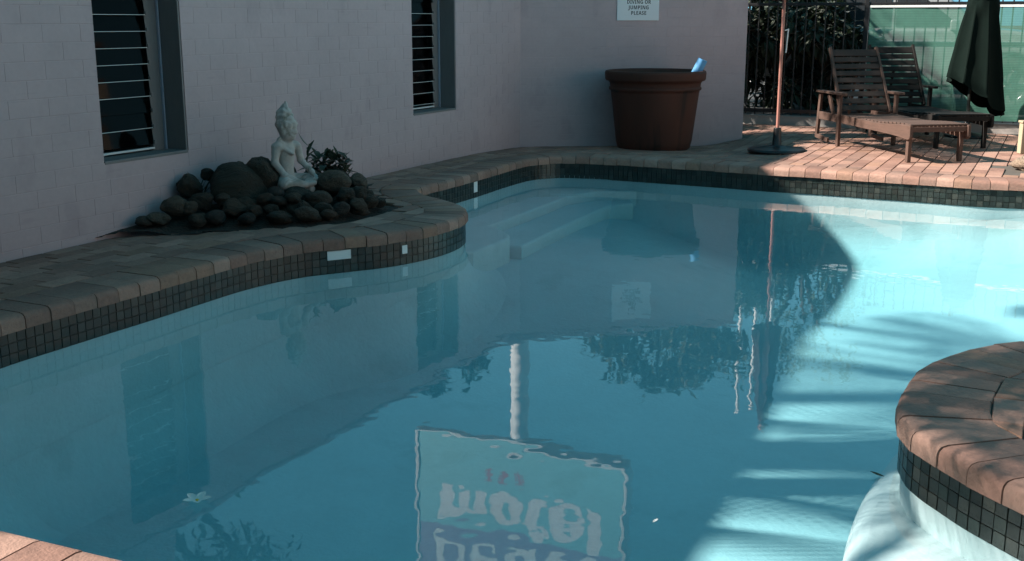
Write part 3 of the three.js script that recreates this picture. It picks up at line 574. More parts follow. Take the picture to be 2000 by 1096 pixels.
  const p = g.attributes.position, uv = new Float32Array(p.count * 2); for (let i = 0; i < p.count; i++) { uv[i * 2] = p.getX(i) * 2 + p.getZ(i) * 1.3; uv[i * 2 + 1] = p.getY(i) * 2 + p.getZ(i); }
  g.setAttribute('uv', new THREE.BufferAttribute(uv, 2));
  const st = part('statue', g, M.stone, scene, [-1.625, 0.175, -8.42], [0, -0.12, 0]);
  st.userData = { label: 'white stone seated figure statue with tall pointed crown on the rock pile', category: 'statue' };
}
// leaves
function leafGeo(L, W, fold = 0.2, droop = 0.25, n = 4) {
  const pos = [], idx = [], uv = [];
  for (let i = 0; i <= n; i++) { const t = i / n, w = W * Math.sin(Math.PI * Math.min(1, t * 0.92 + 0.05)) ** 0.8 / 2, y = -droop * L * t * t, x = L * t; pos.push(x, y + fold * w, -w, x, y, 0, x, y + fold * w, w); uv.push(t, 0, t, 0.5, t, 1); if (i < n) { const o = i * 3; idx.push(o, o + 1, o + 3, o + 1, o + 4, o + 3, o + 1, o + 2, o + 4, o + 2, o + 5, o + 4); } }
  const g = new THREE.BufferGeometry(); g.setAttribute('position', new THREE.Float32BufferAttribute(pos, 3)); g.setAttribute('uv', new THREE.Float32BufferAttribute(uv, 2)); g.setIndex(idx); g.computeVertexNormals(); return g;
}
const leafMat = (r, g, b) => new THREE.MeshPhysicalMaterial({ color: lin(r, g, b), roughness: 0.9, transmission: 0.3, thickness: 0 });
const LM = { dark: leafMat(0.02, 0.036, 0.015), mid: leafMat(0.05, 0.085, 0.028), olive: leafMat(0.075, 0.09, 0.035), palm: leafMat(0.06, 0.09, 0.03) };
{
  const r = rng(66);
  const pl = thing('leafy_plant', 'dark leafy plant growing behind the statue against the wall', 'plant', [-1.45, 0.16, -8.78]);
  const gs = [];
  for (let i = 0; i < 150; i++) { const g = leafGeo(0.06 + r() * 0.06, 0.03 + r() * 0.03, 0.3, 0.8 * r()); g.rotateZ(r() * 1.3 - 0.1).rotateY(r() * 6.28).translate((r() - 0.4) * 0.28, 0.04 + r() * 0.17, (r() - 0.5) * 0.16); gs.push(g); }
  part('foliage', gs, LM.dark, pl);
  for (let i = 0; i < 5; i++) part('stem', taper([[0, -0.1, 0], [(i - 2) * 0.05, 0.05, 0], [(i - 2) * 0.08, 0.16, 0.02]], [0.006, 0.003], 6), LM.dark, pl);
  const p2 = thing('broad_leaf_plant', 'sprig with broad upright dark leaves beside the statue shoulder', 'plant', [-1.60, 0.2, -8.68]);
  const g2 = []; for (let i = 0; i < 5; i++) { const a = [0.5, 0.9, 1.2, 0.3, 2.4][i]; g2.push(leafGeo(0.13, 0.045, 0.3, 0.2).rotateZ(a).rotateY([0.2, -0.4, 0.8, 1.6, 0.1][i]).translate(0.01 * i, 0.12 + 0.035 * i, 0)); }
  part('foliage', g2, LM.dark, p2); part('stem', taper([[0, -0.1, 0], [0.01, 0.1, 0], [0.04, 0.28, 0]], [0.008, 0.004], 6), LM.dark, p2);
  const p3 = thing('grass_tuft', 'thin dark grass tuft among the rocks by the wall', 'plant', [-2.32, 0.12, -8.3]);
  const g3 = []; for (let i = 0; i < 26; i++) g3.push(leafGeo(0.14 + r() * 0.12, 0.008, 0.2, 0.3 + r() * 0.4).rotateZ(0.9 + r() * 0.6).rotateY(r() * 6.28).translate((r() - 0.5) * 0.1, 0, (r() - 0.5) * 0.06));
  part('blades', g3, LM.dark, p3);
}

// ---------------------------------------------------------------- terracotta pot and foam noodle
{
  const y = deckY(1.67, -13.3) - 0.002;
  const pot = thing('terracotta_pot', 'very large terracotta pot with a ridged rim against the rear wall', 'pot', [1.672, y, -13.33]);
  const pr = [[0, 0], [0.40, 0], [0.425, 0.02], [0.445, 0.1], [0.512, 0.66], [0.517, 0.685], [0.533, 0.69], [0.538, 0.705], [0.534, 0.72], [0.524, 0.727], [0.53, 0.77], [0.545, 0.79], [0.575, 0.80], [0.583, 0.815], [0.588, 0.88], [0.582, 0.905], [0.565, 0.912], [0.545, 0.905], [0.535, 0.87], [0.50, 0.82], [0.48, 0.70], [0.40, 0.14]];
  part('body', new THREE.LatheGeometry(pr.map((p) => new THREE.Vector2(...p)), 72), M.terracotta, pot);
  part('potting_soil', new THREE.CircleGeometry(0.44, 40).rotateX(-Math.PI / 2).translate(0, 0.5, 0), M.soil, pot);
  const n = thing('foam_noodle', 'blue hollow foam pool noodle sticking out of the terracotta pot', 'pool noodle', [1.672, y, -13.33]);
  const pts = [[0.28, 0.52, 0.05], [0.38, 0.72, 0.05], [0.49, 0.93, 0.05], [0.535, 1.035, 0.06]], c = new THREE.CatmullRomCurve3(pts.map((p) => V(...p)));
  part('outer', new THREE.TubeGeometry(c, 24, 0.057, 20), M.foam, n); part('bore', new THREE.TubeGeometry(c, 24, 0.022, 14), std(lin(0.05, 0.16, 0.32), 0.8), n);
  const e = c.getPointAt(1), t = c.getTangentAt(1), ring = new THREE.RingGeometry(0.022, 0.057, 24).applyQuaternion(new THREE.Quaternion().setFromUnitVectors(V(0, 0, 1), t)).translate(e.x, e.y, e.z);
  part('cut_end', ring, M.foam, n);
}

// ---------------------------------------------------------------- umbrellas
const redPole = std(lin(0.45, 0.20, 0.16), 0.45, { map: grainy(0.3) });
function foldedCanopy(h, rTop, rLow, folds, seed, slant) {
  const r = rng(seed), pos = [], uv = [], idx = [], n = 96, m = 22, ph = []; for (let i = 0; i < folds; i++) ph.push(r());
  for (let j = 0; j <= m; j++) for (let i = 0; i <= n; i++) {
    const t = j / m, a = i / n * Math.PI * 2, k = Math.floor(a / (Math.PI * 2) * folds) % folds, f = (a / (Math.PI * 2) * folds) % 1;
    const rad = lerp(rTop, rLow, t ** 0.85) * (1 - 0.30 * smooth(0, 0.25, t) * Math.abs(Math.sin(f * Math.PI)) ** 0.6 * (0.6 + 0.4 * ph[k])) + 0.01 * N3(a * 3, t * 6, seed);
    const drop = t === 1 ? 0.035 * Math.sin(f * Math.PI) : 0;
    pos.push(Math.cos(a) * rad, -h * t * (1 + slant * Math.cos(a)) - drop, Math.sin(a) * rad); uv.push(i / n * 4, t * 3);
    if (j < m && i < n) { const o = j * (n + 1) + i; idx.push(o, o + 1, o + n + 1, o + 1, o + n + 2, o + n + 1); }
  }
  const g = new THREE.BufferGeometry(); g.setAttribute('position', new THREE.Float32BufferAttribute(pos, 3)); g.setAttribute('uv', new THREE.Float32BufferAttribute(uv, 2)); g.setIndex(idx); g.computeVertexNormals(); return g;
}
{
  const y = deckY(2.95, -12.55);
  const u = thing('umbrella', 'closed umbrella on a red brown pole with black disc base', 'umbrella', [2.945, y, -12.55]);
  part('pole', new THREE.CylinderGeometry(0.018, 0.018, 2.75, 20).translate(0, 1.42, 0), redPole, u);
  part('crank_arm', [bar([0.045, 1.08, 0.01], [0.06, 1.34, 0.01], 0.014, 0.012), bar([0.02, 1.32, 0.01], [0.06, 1.33, 0.01], 0.012, 0.012)], M.pale, u);
  part('base_disc', new THREE.LatheGeometry([[0, 0], [0.31, 0], [0.32, 0.015], [0.31, 0.04], [0.12, 0.065], [0.05, 0.08], [0.042, 0.26], [0.03, 0.27], [0, 0.27]].map((p) => new THREE.Vector2(...p)), 48), M.blackMetal, u);
  part('canopy', foldedCanopy(1.15, 0.05, 0.17, 8, 3, 0).translate(0, 2.82, 0), std(lin(0.035, 0.012, 0.011), 0.95, { side: THREE.DoubleSide }), u);
  part('finial', new THREE.SphereGeometry(0.03, 16, 12).translate(0, 2.85, 0), redPole, u);
}
{
  const u = thing('umbrella', 'closed dark green umbrella with flared hem in front of the green screen', 'umbrella', [5.60, 0, -14.02]);
  part('pole', new THREE.CylinderGeometry(0.02, 0.02, 1.86, 16).translate(0.03, 0.93, 0), std(lin(0.03, 0.04, 0.035), 0.5), u);
  const g = foldedCanopy(1.16, 0.17, 0.38, 8, 8, 0.20).translate(0.1, 1.66, 0);
  part('canopy', g, new THREE.MeshPhysicalMaterial({ color: lin(0.004, 0.010, 0.008), roughness: 1, specularIntensity: 0.25, side: THREE.DoubleSide, map: grainy(0.3) }), u);
  part('canopy_top', new THREE.ConeGeometry(0.18, 0.16, 32, 1, true).translate(0.1, 1.735, 0), std(lin(0.012, 0.035, 0.025), 0.95), u);
  part('base_disc', new THREE.LatheGeometry([[0, 0], [0.26, 0], [0.26, 0.03], [0.04, 0.06], [0.035, 0.2], [0, 0.2]].map((p) => new THREE.Vector2(...p)), 40).translate(0.03, 0, 0), M.blackMetal, u);
}

// ---------------------------------------------------------------- timber loungers
const woodMap = toneTexture(512, (u, v) => { const g1 = fB(u * 0.5, v * 6), g2 = fD(u * 0.25, v * 3), s = 0.98 - 0.34 * g1 - 0.2 * g2; return [s, s * 0.97, s * 0.94]; });
const teak = std(lin(0.125, 0.071, 0.053), 0.72, { map: woodMap, bumpMap: bumpFine, bumpScale: 0.0015 });
const teakShaded = std(lin(0.055, 0.035, 0.027), 0.75, { map: woodMap, bumpMap: bumpFine, bumpScale: 0.0015 });  // back slats: their shade is put into the wood colour
const teakDeepShade = std(lin(0.014, 0.011, 0.009), 0.95, { map: woodMap });  // second lounger: same timber, silhouette shade painted into the colour
const teak2 = std(lin(0.105, 0.062, 0.046), 0.72, { map: woodMap, bumpMap: bumpFine, bumpScale: 0.0015 });
function makeLounger(label, group) {
  const L = thing('sun_lounger', label, 'sun lounger', [0, 0, 0], 0, group);
  // local: x across (-0.32..0.32), z runs from the foot end (0) back to -2.2
  const hw = 0.315;
  for (const sx of [-1, 1]) {
    // curved side rail: dips towards the middle, deeper apron at the foot
    const sh = new THREE.Shape(); sh.moveTo(0.03, 0.372); sh.bezierCurveTo(-0.25, 0.385, -0.5, 0.335, -0.8, 0.345); sh.lineTo(-1.62, 0.36); sh.lineTo(-1.62, 0.27); sh.lineTo(-0.95, 0.262); sh.bezierCurveTo(-0.6, 0.258, -0.3, 0.262, -0.02, 0.235); sh.quadraticCurveTo(0.035, 0.235, 0.035, 0.27); sh.closePath();
    const g = new THREE.ExtrudeGeometry(sh, { depth: 0.026, bevelEnabled: true, bevelSize: 0.003, bevelThickness: 0.003, bevelSegments: 1, curveSegments: 10 }).rotateY(-Math.PI / 2).translate(sx * hw + 0.013, 0, 0);
    part('side_rail', g, teak, L);
    part('leg', bar([sx * (hw - 0.035), 0, -0.06], [sx * (hw - 0.035), 0.3, -0.06], 0.04, 0.055), teak, L);
    part('leg', bar([sx * (hw + 0.025), 0, -1.58], [sx * (hw + 0.025), 0.585, -1.58], 0.034, 0.06), teak, L);
    part('leg', bar([sx * (hw + 0.025), 0.05, -2.16], [sx * (hw + 0.025), 0.57, -2.10], 0.034, 0.055), teak, L);
    part('lower_rail', bar([sx * (hw + 0.025), 0.07, -2.17], [sx * (hw + 0.025), 0.045, -1.84], 0.03, 0.05), teak, L);
    part('frame_rail', bar([sx * (hw + 0.025), 0.315, -1.61], [sx * (hw + 0.025), 0.315, -2.10], 0.028, 0.09), teak, L);
    part('brace', bar([sx * (hw + 0.025), 0.34, -1.72], [sx * (hw + 0.025), 0.57, -1.88], 0.028, 0.055), teak, L);
    const ar = new THREE.Shape(); ar.moveTo(-1.47, -0.034); ar.quadraticCurveTo(-1.44, 0.0, -1.47, 0.034); ar.lineTo(-2.14, 0.04); ar.quadraticCurveTo(-2.17, 0, -2.14, -0.04); ar.closePath();
    const ag = new THREE.ExtrudeGeometry(ar, { depth: 0.02, bevelEnabled: true, bevelSize: 0.004, bevelThickness: 0.004, bevelSegments: 2 }).rotateX(Math.PI / 2).rotateY(-Math.PI / 2);
    { const p = ag.attributes.position; for (let i = 0; i < p.count; i++) p.setY(i, p.getY(i) - 0.10 * (p.getZ(i) + 1.8) ** 2 + 0.012); ag.computeVertexNormals(); }
    part('armrest', ag, teak, L, [sx * (hw + 0.03), 0.606, 0]);
    // back stiles
    part('back_stile', bar([sx * (hw - 0.012), 0.375, -1.63], [sx * (hw - 0.03), 1.10, -2.06], 0.03, 0.042), teak, L);
  }
  for (let k = 0; k < 19; k++) { const z = -0.03 - k * 0.0835; const y = 0.378 - 0.028 * smooth(-0.2, -0.8, z); part('seat_slat', rbox(hw * 2 - 0.034 + (k === 0 ? 0.03 : 0), 0.018, 0.068, 0.004, 0, y, z), k % 3 ? teak : teak2, L); }
  part('foot_rail', rbox(hw * 2 - 0.034, 0.05, 0.024, 0.004, 0, 0.335, 0.005), teak, L);
  for (let k = 0; k < 9; k++) { const t = 0.06 + k * 0.108, y = lerp(0.385, 1.09, t), z = lerp(-1.64, -2.055, t), tl = Math.atan2(0.415, 0.705); part('back_slat', rbox(hw * 2 - 0.075, k === 8 ? 0.085 : 0.062, 0.016, 0.004).rotateX(-tl), teakShaded, L, [0, y, z + 0.004]); }
  part('stretcher', bar([-hw, 0.31, -1.6], [hw, 0.31, -1.6], 0.03, 0.05), teak, L);
  part('stretcher', bar([-hw, 0.31, -2.08], [hw, 0.31, -2.08], 0.03, 0.05), teak, L);
  part('back_prop', bar([0, 0.33, -2.06], [0, 0.78, -1.93], 0.03, 0.025), teak2, L);
  return L;
}
const lounger = makeLounger('brown timber sun lounger with raised slatted back standing in sunlight by the pool');
lounger.position.set(4.31, 0, -11.42); lounger.rotation.y = 0.155;
{
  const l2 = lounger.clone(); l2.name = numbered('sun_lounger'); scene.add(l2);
  l2.traverse((o) => { if (o.isMesh) o.material = teakDeepShade; });
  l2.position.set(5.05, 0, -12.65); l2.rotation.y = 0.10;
  l2.userData = { label: 'timber sun lounger with shade painted into its colour, half hidden behind the sunlit lounger', category: 'sun lounger' };
}

// ---------------------------------------------------------------- fence with green shade screen
{
  const turn = Math.atan2(-FENCE_D[1], FENCE_D[0]);
  const f = thing('pool_fence', 'black steel picket fence between pool deck and car park', 'fence', [FENCE_A[0], 0, FENCE_A[1]], turn);
  const LEN = 9.4, sp = 0.128, g = new THREE.CylinderGeometry(0.009, 0.009, 1.85, 8);
  for (let k = 0; k * sp < LEN; k++) part('picket', g, M.blackMetal, f, [0.03 + k * sp, 0.12 + 0.94, 0.03]);
  part('top_rail', rbox(LEN, 0.04, 0.03, 0.004, LEN / 2, 1.62, 0.03), M.blackMetal, f);
  part('bottom_rail', rbox(LEN, 0.05, 0.03, 0.004, LEN / 2, 0.19, 0.03), M.blackMetal, f);
  for (const x of [0.02, 2.62, 5.3, 7.9]) part('post', rbox(0.05, 1.95, 0.05, 0.004, x, 0.95, 0.032), M.blackMetal, f);
  // shade cloth tied behind the pickets
  const c = thing('shade_cloth', 'green woven shade cloth tied along the right part of the fence', 'shade cloth', [FENCE_A[0], 0, FENCE_A[1]], turn);
  const x0 = 2.66, x1 = 9.3, nx = 120, ny = 20, pos = [], uv = [], idx = [];
  for (let j = 0; j <= ny; j++) for (let i = 0; i <= nx; i++) { const x = lerp(x0, x1, i / nx), y = lerp(0.155, 1.575, j / ny); pos.push(x, y, 0.056 + 0.010 * N3(x * 2.2, y * 1.4, 4)); uv.push(x, y); if (i < nx && j < ny) { const o = j * (nx + 1) + i; idx.push(o, o + 1, o + nx + 1, o + 1, o + nx + 2, o + nx + 1); } }
  const cg = new THREE.BufferGeometry(); cg.setAttribute('position', new THREE.Float32BufferAttribute(pos, 3)); cg.setAttribute('uv', new THREE.Float32BufferAttribute(uv, 2)); cg.setIndex(idx); cg.computeVertexNormals();
  const weave = toneTexture(256, (u, v) => { const s = 0.82 + 0.12 * Math.sin(v * 6.2832 * 24) + 0.06 * Math.sin(u * 6.2832 * 32) - 0.15 * fA(u, v); return [s, s, s]; }, 2);
  part('cloth', cg, new THREE.MeshStandardMaterial({ color: lin(0.085, 0.25, 0.19), roughness: 0.9, map: weave, transparent: true, opacity: 0.8, side: THREE.DoubleSide }), c);
  part('hem', rbox(x1 - x0, 0.028, 0.008, 0.002, (x0 + x1) / 2, 1.585, 0.064), M.pale, c);
}

// ---------------------------------------------------------------- parked car behind the screen
{
  const turn = Math.atan2(-FENCE_D[1], FENCE_D[0]) ;
  const car = thing('parked_car', 'silver four wheel drive parked behind the green shade cloth', 'car', [FENCE_A[0] + FENCE_D[0] * 2.95 + 0.4477 * 1.6, 0.12, FENCE_A[1] + FENCE_D[1] * 2.95 - 0.8942 * 1.6], turn);
  const paint = new THREE.MeshPhysicalMaterial({ color: lin(0.45, 0.46, 0.47), roughness: 0.35, metalness: 0.3, clearcoat: 1, clearcoatRoughness: 0.08 });
  const glass = new THREE.MeshPhysicalMaterial({ color: lin(0.03, 0.035, 0.04), roughness: 0.06 }), black = std(lin(0.02, 0.02, 0.02), 0.7), chrome = std(lin(0.85, 0.85, 0.85), 0.18, { metalness: 1 });
  const s = new THREE.Shape(); s.moveTo(-2.2, 0.42); s.lineTo(-2.25, 0.95); s.quadraticCurveTo(-2.2, 1.1, -1.95, 1.13); s.lineTo(1.0, 1.13); s.quadraticCurveTo(2.1, 1.06, 2.22, 0.85); s.lineTo(2.25, 0.45); s.lineTo(1.82, 0.36); s.absarc(1.38, 0.42, 0.46, 0, Math.PI, false); s.lineTo(-0.92, 0.36); s.absarc(-1.38, 0.42, 0.46, 0, Math.PI, false); s.closePath();
  part('body', new THREE.ExtrudeGeometry(s, { depth: 1.66, bevelEnabled: true, bevelSize: 0.05, bevelThickness: 0.06, bevelSegments: 4, curveSegments: 14 }).translate(0, 0, -1.66), paint, car);
  const c = new THREE.Shape(); c.moveTo(-2.1, 1.1); c.lineTo(-1.95, 1.68); c.quadraticCurveTo(-1.9, 1.78, -1.7, 1.8); c.lineTo(0.0, 1.8); c.quadraticCurveTo(0.2, 1.79, 0.35, 1.68); c.lineTo(1.0, 1.1); c.closePath();
  part('cabin', new THREE.ExtrudeGeometry(c, { depth: 1.4, bevelEnabled: true, bevelSize: 0.05, bevelThickness: 0.08, bevelSegments: 4 }).translate(0, 0, -1.53), paint, car);
  const win = (pts, z) => { const w = new THREE.Shape(pts.map((p) => new THREE.Vector2(...p))); return new THREE.ExtrudeGeometry(w, { depth: 0.012, bevelEnabled: true, bevelSize: 0.004, bevelThickness: 0.003, bevelSegments: 1 }).translate(0, 0, z); };
  part('side_window', win([[-1.95, 1.2], [-1.85, 1.64], [-1.2, 1.66], [-1.2, 1.2]], -0.054), glass, car);
  part('side_window', win([[-1.12, 1.2], [-1.12, 1.66], [-0.28, 1.66], [-0.28, 1.2]], -0.054), glass, car);
  part('side_window', win([[-0.2, 1.2], [-0.2, 1.66], [0.1, 1.66], [0.68, 1.2]], -0.054), glass, car);
  part('trim_strip', rbox(4.2, 0.035, 0.03, 0.006, 0, 0.98, 0.07), chrome, car);
  part('door_handle', rbox(0.16, 0.03, 0.03, 0.008, -0.42, 1.04, 0.075), chrome, car); part('door_handle', rbox(0.16, 0.03, 0.03, 0.008, -1.3, 1.04, 0.075), chrome, car);
  part('mirror', rbox(0.12, 0.16, 0.2, 0.03, 0.62, 1.22, 0.12, 3), paint, car);
  part('bumper', rbox(0.12, 0.2, 1.6, 0.03, 2.27, 0.5, -0.83, 2), black, car); part('bumper', rbox(0.12, 0.2, 1.6, 0.03, -2.27, 0.5, -0.83, 2), black, car);
  part('tail_light', rbox(0.05, 0.3, 0.12, 0.01, -2.26, 0.9, -0.05), std(lin(0.4, 0.02, 0.02), 0.3), car); part('headlight', rbox(0.08, 0.14, 0.3, 0.02, 2.2, 0.82, -0.1), M.pale, car);
  const wheelG = new THREE.TorusGeometry(0.29, 0.11, 14, 40), rim = new THREE.CylinderGeometry(0.23, 0.23, 0.06, 32).rotateX(Math.PI / 2);
  for (const [x, z] of [[1.38, -0.03], [-1.38, -0.03], [1.38, -1.6], [-1.38, -1.6]]) {
    const w = part('wheel', wheelG, black, car, [x, 0.4, z]);
    part('rim', rim, std(lin(0.12, 0.12, 0.12), 0.4), w, [0, 0, 0.03]);
    for (let k = 0; k < 5; k++) part('spoke', bar([0.03 * Math.cos(k * 1.2566), 0.03 * Math.sin(k * 1.2566), 0.075], [0.21 * Math.cos(k * 1.2566), 0.21 * Math.sin(k * 1.2566), 0.075], 0.07, 0.03, 0.01), chrome, w);
    part('rim_edge', new THREE.TorusGeometry(0.225, 0.014, 8, 40), chrome, w, [0, 0, 0.07]);
  }
}

// ---------------------------------------------------------------- stump in the tree pit, timber post
{
  const g = rockGeo(13, 0.35);
  const m = part('driftwood_stump', g, std(lin(0.36, 0.27, 0.20), 0.9, { map: woodMap, bumpMap: bumpCoarse, bumpScale: 0.05 }), scene, [5.16, 0.04, -10.85], [0, 0.3, 0]); m.scale.set(0.30, 0.12, 0.26);
  m.userData = { label: 'gnarled pale wood stump set in a square opening of the paving', category: 'stump' };
  const pit = part('tree_pit', box(1.1, 0.01, 0.75, 5.22, -0.04, -10.9), M.soil, scene); pit.userData = { kind: 'structure', label: 'square soil opening in the paving', category: 'soil' };
  const p = thing('timber_post', 'short pale timber post standing on the deck right of the loungers', 'post', [5.53, 0, -12.2]);
  part('shaft', rbox(0.09, 0.33, 0.09, 0.008, 0, 0.165, 0), std(lin(0.5, 0.43, 0.3), 0.8, { map: woodMap }), p); part('cap', rbox(0.11, 0.025, 0.11, 0.006, 0, 0.343, 0), std(lin(0.5, 0.43, 0.3), 0.8, { map: woodMap }), p);
}

// ---------------------------------------------------------------- things floating on the water
{
  const f = thing('floating_flower', 'white frangipani blossom floating on the water', 'flower', [-1.084, WATER + 0.004, -3.608]);
  for (let k = 0; k < 5; k++) part('petal', leafGeo(0.05, 0.03, 0.5, -0.25).rotateY(k * 1.2566), leafMat(0.8, 0.82, 0.78), f);
  part('centre', new THREE.SphereGeometry(0.007, 10, 8), std(lin(0.7, 0.5, 0.1), 0.8), f);
  const l = part('floating_leaf', leafGeo(0.05, 0.02, 0.5, -0.3), LM.dark, scene, [1.35, WATER + 0.003, -3.82], [0, 2.9, 0]); l.userData = { label: 'small dark curled leaf floating against the tiles', category: 'leaf' };
  const l2 = part('floating_petal', leafGeo(0.022, 0.012, 0.5, -0.3), leafMat(0.7, 0.72, 0.7), scene, [0.464, WATER + 0.003, -3.438], [0, 0.6, 0]); l2.userData = { label: 'tiny white petal alone on open water', category: 'petal' };
}

// ---------------------------------------------------------------- motel sign on its pole beyond the wall
{
  const a = [-1.862, -21.5], b = [2.145, -19.65], L = Math.hypot(b[0] - a[0], b[1] - a[1]), turn = Math.atan2(-(b[1] - a[1]), b[0] - a[0]), H0 = 6.23, HH = 4.4;
  const s = thing('motel_sign', 'tall motel sign board with white lettering on a white pole', 'sign', [a[0], 0, a[1]], turn);
  const cv = document.createElement('canvas'); cv.width = 1024; cv.height = 1024; const c = cv.getContext('2d'), Y = (m) => 1024 - (m - H0) / HH * 1024;
  c.fillStyle = '#86cdd3'; c.fillRect(0, 0, 1024, 1024);
  c.fillStyle = '#8f7ba0'; c.fillRect(0, Y(9.9), 1024, Y(8.06) - Y(9.9));
  c.fillStyle = '#f2f5f4'; c.font = 'bold 270px sans-serif'; c.textBaseline = 'alphabetic';
  c.save(); c.translate(95, Y(7.22)); c.scale(840 / c.measureText('motel').width, 1.0); c.fillText('motel', 0, 0); c.lineWidth = 16; c.strokeStyle = '#f2f5f4'; c.strokeText('motel', 0, 0); c.restore();
  c.font = 'bold 330px sans-serif';
  c.save(); c.translate(60, Y(8.28)); c.scale(890 / c.measureText('Deuce').width, 1.0); c.fillText('Deuce', 0, 0); c.strokeText('Deuce', 0, 0); c.restore();
  c.fillStyle = '#b8485a'; for (const [x, y] of [[350, 6.66], [430, 6.64], [505, 6.66]]) { for (let k = 0; k < 3; k++) c.fillRect(x, Y(y + 0.3) + k * 26, 44, 12); c.fillRect(x + 16, Y(y + 0.3), 12, 70); }
  const tx = new THREE.CanvasTexture(cv); tx.colorSpace = THREE.SRGBColorSpace;
  part('panel', rbox(L, HH, 0.3, 0.02, L / 2, H0 + HH / 2, 0), std(lin(0.3, 0.55, 0.6), 0.5), s);
  part('face_print', new THREE.PlaneGeometry(L - 0.1, HH - 0.1).translate(L / 2, H0 + HH / 2, 0.154), std(0xffffff, 0.5, { map: tx }), s);
  part('edge_trim', [rbox(0.07, HH, 0.34, 0.01, 0, H0 + HH / 2, 0), rbox(0.07, HH, 0.34, 0.01, L, H0 + HH / 2, 0), rbox(L, 0.07, 0.34, 0.01, L / 2, H0, 0)], M.whiteMetal, s);
  part('pole', new THREE.CylinderGeometry(0.17, 0.17, 6.4, 28).translate(L * 0.5, 3.1, -0.02), M.whiteMetal, s);
}
// three slim white masts
for (let k = 0; k < 3; k++) {
  const m = thing('flag_mast', 'slim white mast standing beyond the boundary wall', 'mast', [[4.62, 0.1, -22], [4.95, 0.1, -22.2], [5.2, 0.1, -21.9]][k], 0, 'slim white masts beyond the wall');
  part('shaft', new THREE.CylinderGeometry(0.03, 0.05, 5.9 - k * 0.1, 14).translate(0, 2.95, 0), M.whiteMetal, m); part('ball', new THREE.SphereGeometry(0.06, 14, 10).translate(0, 5.93 - k * 0.1, 0), M.whiteMetal, m);
}

// ---------------------------------------------------------------- trees
const bark = std(lin(0.10, 0.075, 0.055), 0.95, { map: grainy(0.5) });
function tree(name, label, pos, h, rx, seed, mat, group, n = 2600, low = 0.35) {
  const t = thing(name, label, 'tree', pos, 0, group), r = rng(seed);
  const tips = [], limbs = [taper([[0, -0.1, 0], [0.05, h * 0.25, 0.03], [0.02, h * 0.55, 0]], [h * 0.028, h * 0.022, h * 0.014], 9)];
  for (let k = 0; k < 9; k++) { const a = k * 2.4 + r(), y0 = h * (0.25 + 0.3 * r()), L = rx * (0.5 + 0.45 * r()), y1 = y0 + h * (0.12 + 0.3 * r()); limbs.push(taper([[0.03, y0, 0], [Math.cos(a) * L * 0.5, (y0 + y1) / 2 + 0.05 * h, Math.sin(a) * L * 0.5], [Math.cos(a) * L, y1, Math.sin(a) * L]], [h * 0.012, h * 0.008, h * 0.004], 6)); tips.push([Math.cos(a) * L, y1, Math.sin(a) * L]); }
  for (let k = 0; k < 16; k++) { const a = r() * 6.28, q = Math.sqrt(r()), y = h * (low + (1 - low) * r()); const w = Math.sin(Math.PI * clamp((y / h - low) / (1 - low) * 0.85 + 0.15, 0, 1)) ; tips.push([Math.cos(a) * rx * q * w, Math.min(y, h * 0.92), Math.sin(a) * rx * q * w]); }
  part('trunk', limbs, bark, t);
  const lg = leafGeo(0.14, 0.06, 0.3, 0.3, 2), gs = [];
  for (let i = 0; i < n; i++) { const c = tips[Math.floor(r() * tips.length)], R = rx * (0.28 + 0.12 * r()), a = r() * 6.28, b = Math.acos(2 * r() - 1), q = Math.cbrt(r()) * R; const s = 0.7 + r() * 0.8; gs.push(lg.clone().scale(s, s, s).rotateZ(r() * 2.4 - 1.4).rotateY(r() * 6.28).translate(c[0] + Math.sin(b) * Math.cos(a) * q, c[1] + Math.cos(b) * q * 0.8, c[2] + Math.sin(b) * Math.sin(a) * q)); }
  part('crown', gs, mat, t);
  return t;
}
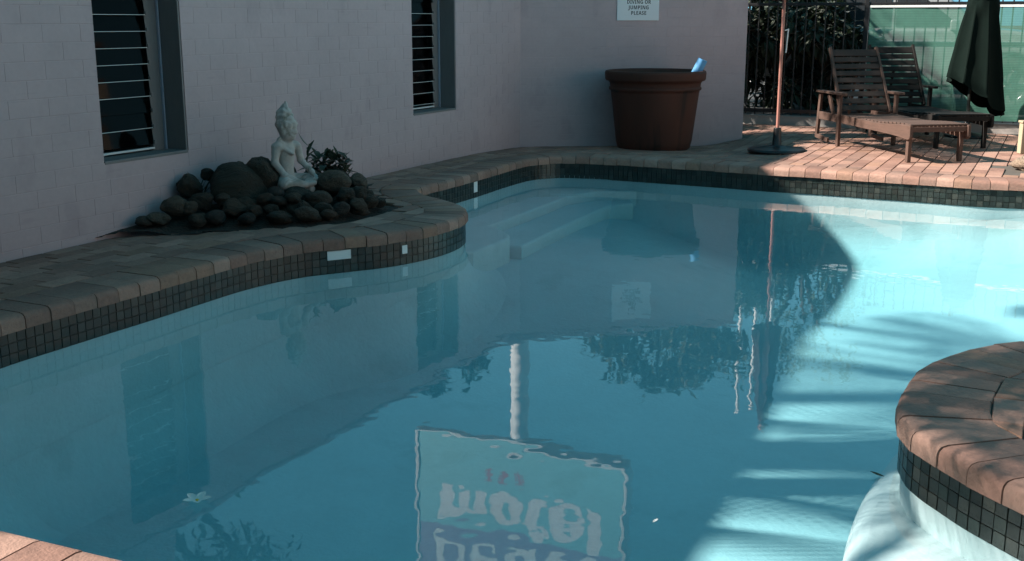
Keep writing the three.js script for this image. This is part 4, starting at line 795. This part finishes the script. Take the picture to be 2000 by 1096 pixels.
function palm(name, label, pos, h, seed, fl, n, group) {
  const t = thing(name, label, 'palm tree', pos, 0, group), r = rng(seed);
  const lean = [(r() - 0.5) * 0.3, (r() - 0.5) * 0.3], pts = [0, 0.25, 0.5, 0.75, 1].map((k) => [lean[0] * k * k, -0.15 + (h + 0.15) * k, lean[1] * k * k]);
  part('trunk', taper(pts, [0.17, 0.13, 0.12, 0.11, 0.1], 12), bark, t);
  const mk = (dr) => { const gs = [], c = new THREE.QuadraticBezierCurve3(V(0, 0, 0), V(fl * 0.5, fl * 0.34, 0), V(fl * 0.95, -fl * dr, 0)); gs.push(new THREE.TubeGeometry(c, 12, 0.012, 5)); for (let k = 3; k < 34; k++) { const u = k / 34, p = c.getPointAt(u), L = fl * 0.32 * Math.sin(Math.PI * (u * 0.85 + 0.12)) ** 0.7; for (const s of [-1, 1]) gs.push(leafGeo(L, 0.028, 0.4, 0.45, 3).rotateY(s * (1.0 - 0.45 * u)).translate(p.x, p.y, p.z)); } return mergeGeometries(gs.map((g) => g.toNonIndexed())); };
  const bank = [mk(0.05), mk(0.3), mk(0.55)];
  for (let k = 0; k < n; k++) { const up = k / n; part('frond', bank[k % 3], LM.palm, t, [lean[0], h, lean[1]], [0, k * 2.4 + r() * 0.4, 0.65 - up * 1.0 + (r() - 0.5) * 0.2]); }
  return t;
}
tree('shade_tree', 'dark round tree rising behind the motel wing beside the sign pole', [-1.05, 0.0, -15.2], 3.75, 0.75, 3, LM.dark, undefined, 3600, 0.2);
tree('shade_tree', 'big tree beyond the end of the two storey block', [-5.0, 0, -14.3], 8.7, 1.85, 33, LM.mid, undefined, 4500, 0.4);
tree('shade_tree', 'dense dark tree behind the boundary wall near the pot', [2.1, 0.0, -15.75], 3.6, 1.0, 4, LM.olive, undefined, 2000, 0.15);
tree('shade_tree', 'olive tree behind the boundary wall end', [3.1, 0.1, -18.6], 4.4, 1.1, 5, LM.olive, undefined, 3000, 0.15);
tree('shade_tree', 'tall mid green tree beyond the slim masts', [6.4, 0.1, -24.5], 6.0, 1.6, 6, LM.mid, undefined, 3000, 0.2);
{
  const at = (x, z) => [FENCE_A[0] + FENCE_D[0] * x + FENCE_D[1] * z, 0.1, FENCE_A[1] + FENCE_D[1] * x - FENCE_D[0] * z];
  const words = ['low dark shrub behind the fence beside the wall end', 'dense dark shrub behind the bare part of the fence', 'dark shrub behind the fence next to the green cloth edge', 'taller dark shrub between the fence shrubs and the parked car'];
  [[0.55, 0.75, 1.9, 0.6], [1.25, 0.7, 1.8, 0.6], [1.95, 0.72, 1.55, 0.55], [0.9, 1.7, 2.5, 0.8]].forEach(([x, z, h, r], k) => tree('hedge_shrub', words[k], at(x, z), h, r, 70 + k, LM.dark, 'shrubs behind the fence', 3600, 0.04));
}
palm('palm_tree', 'tall palm standing behind the two storey motel block', [-9.8, 0, -6.9], 9.3, 15, 2.0, 16, undefined);

palm('palm_tree', 'short palm in the deck beside the motel wing, closer to the paved corner', [-3.6, 0, -4.15], 3.8, 12, 1.75, 20, 'short palms beside the motel wing');
palm('palm_tree', 'short palm in the deck beside the motel wing, closer to the rock pile', [-3.42, 0, -5.65], 4.5, 15, 1.8, 18, 'short palms beside the motel wing');
scene.traverse((o) => { if (o.isMesh) { o.castShadow = true; o.receiveShadow = true; } });
renderer.render(scene, camera);
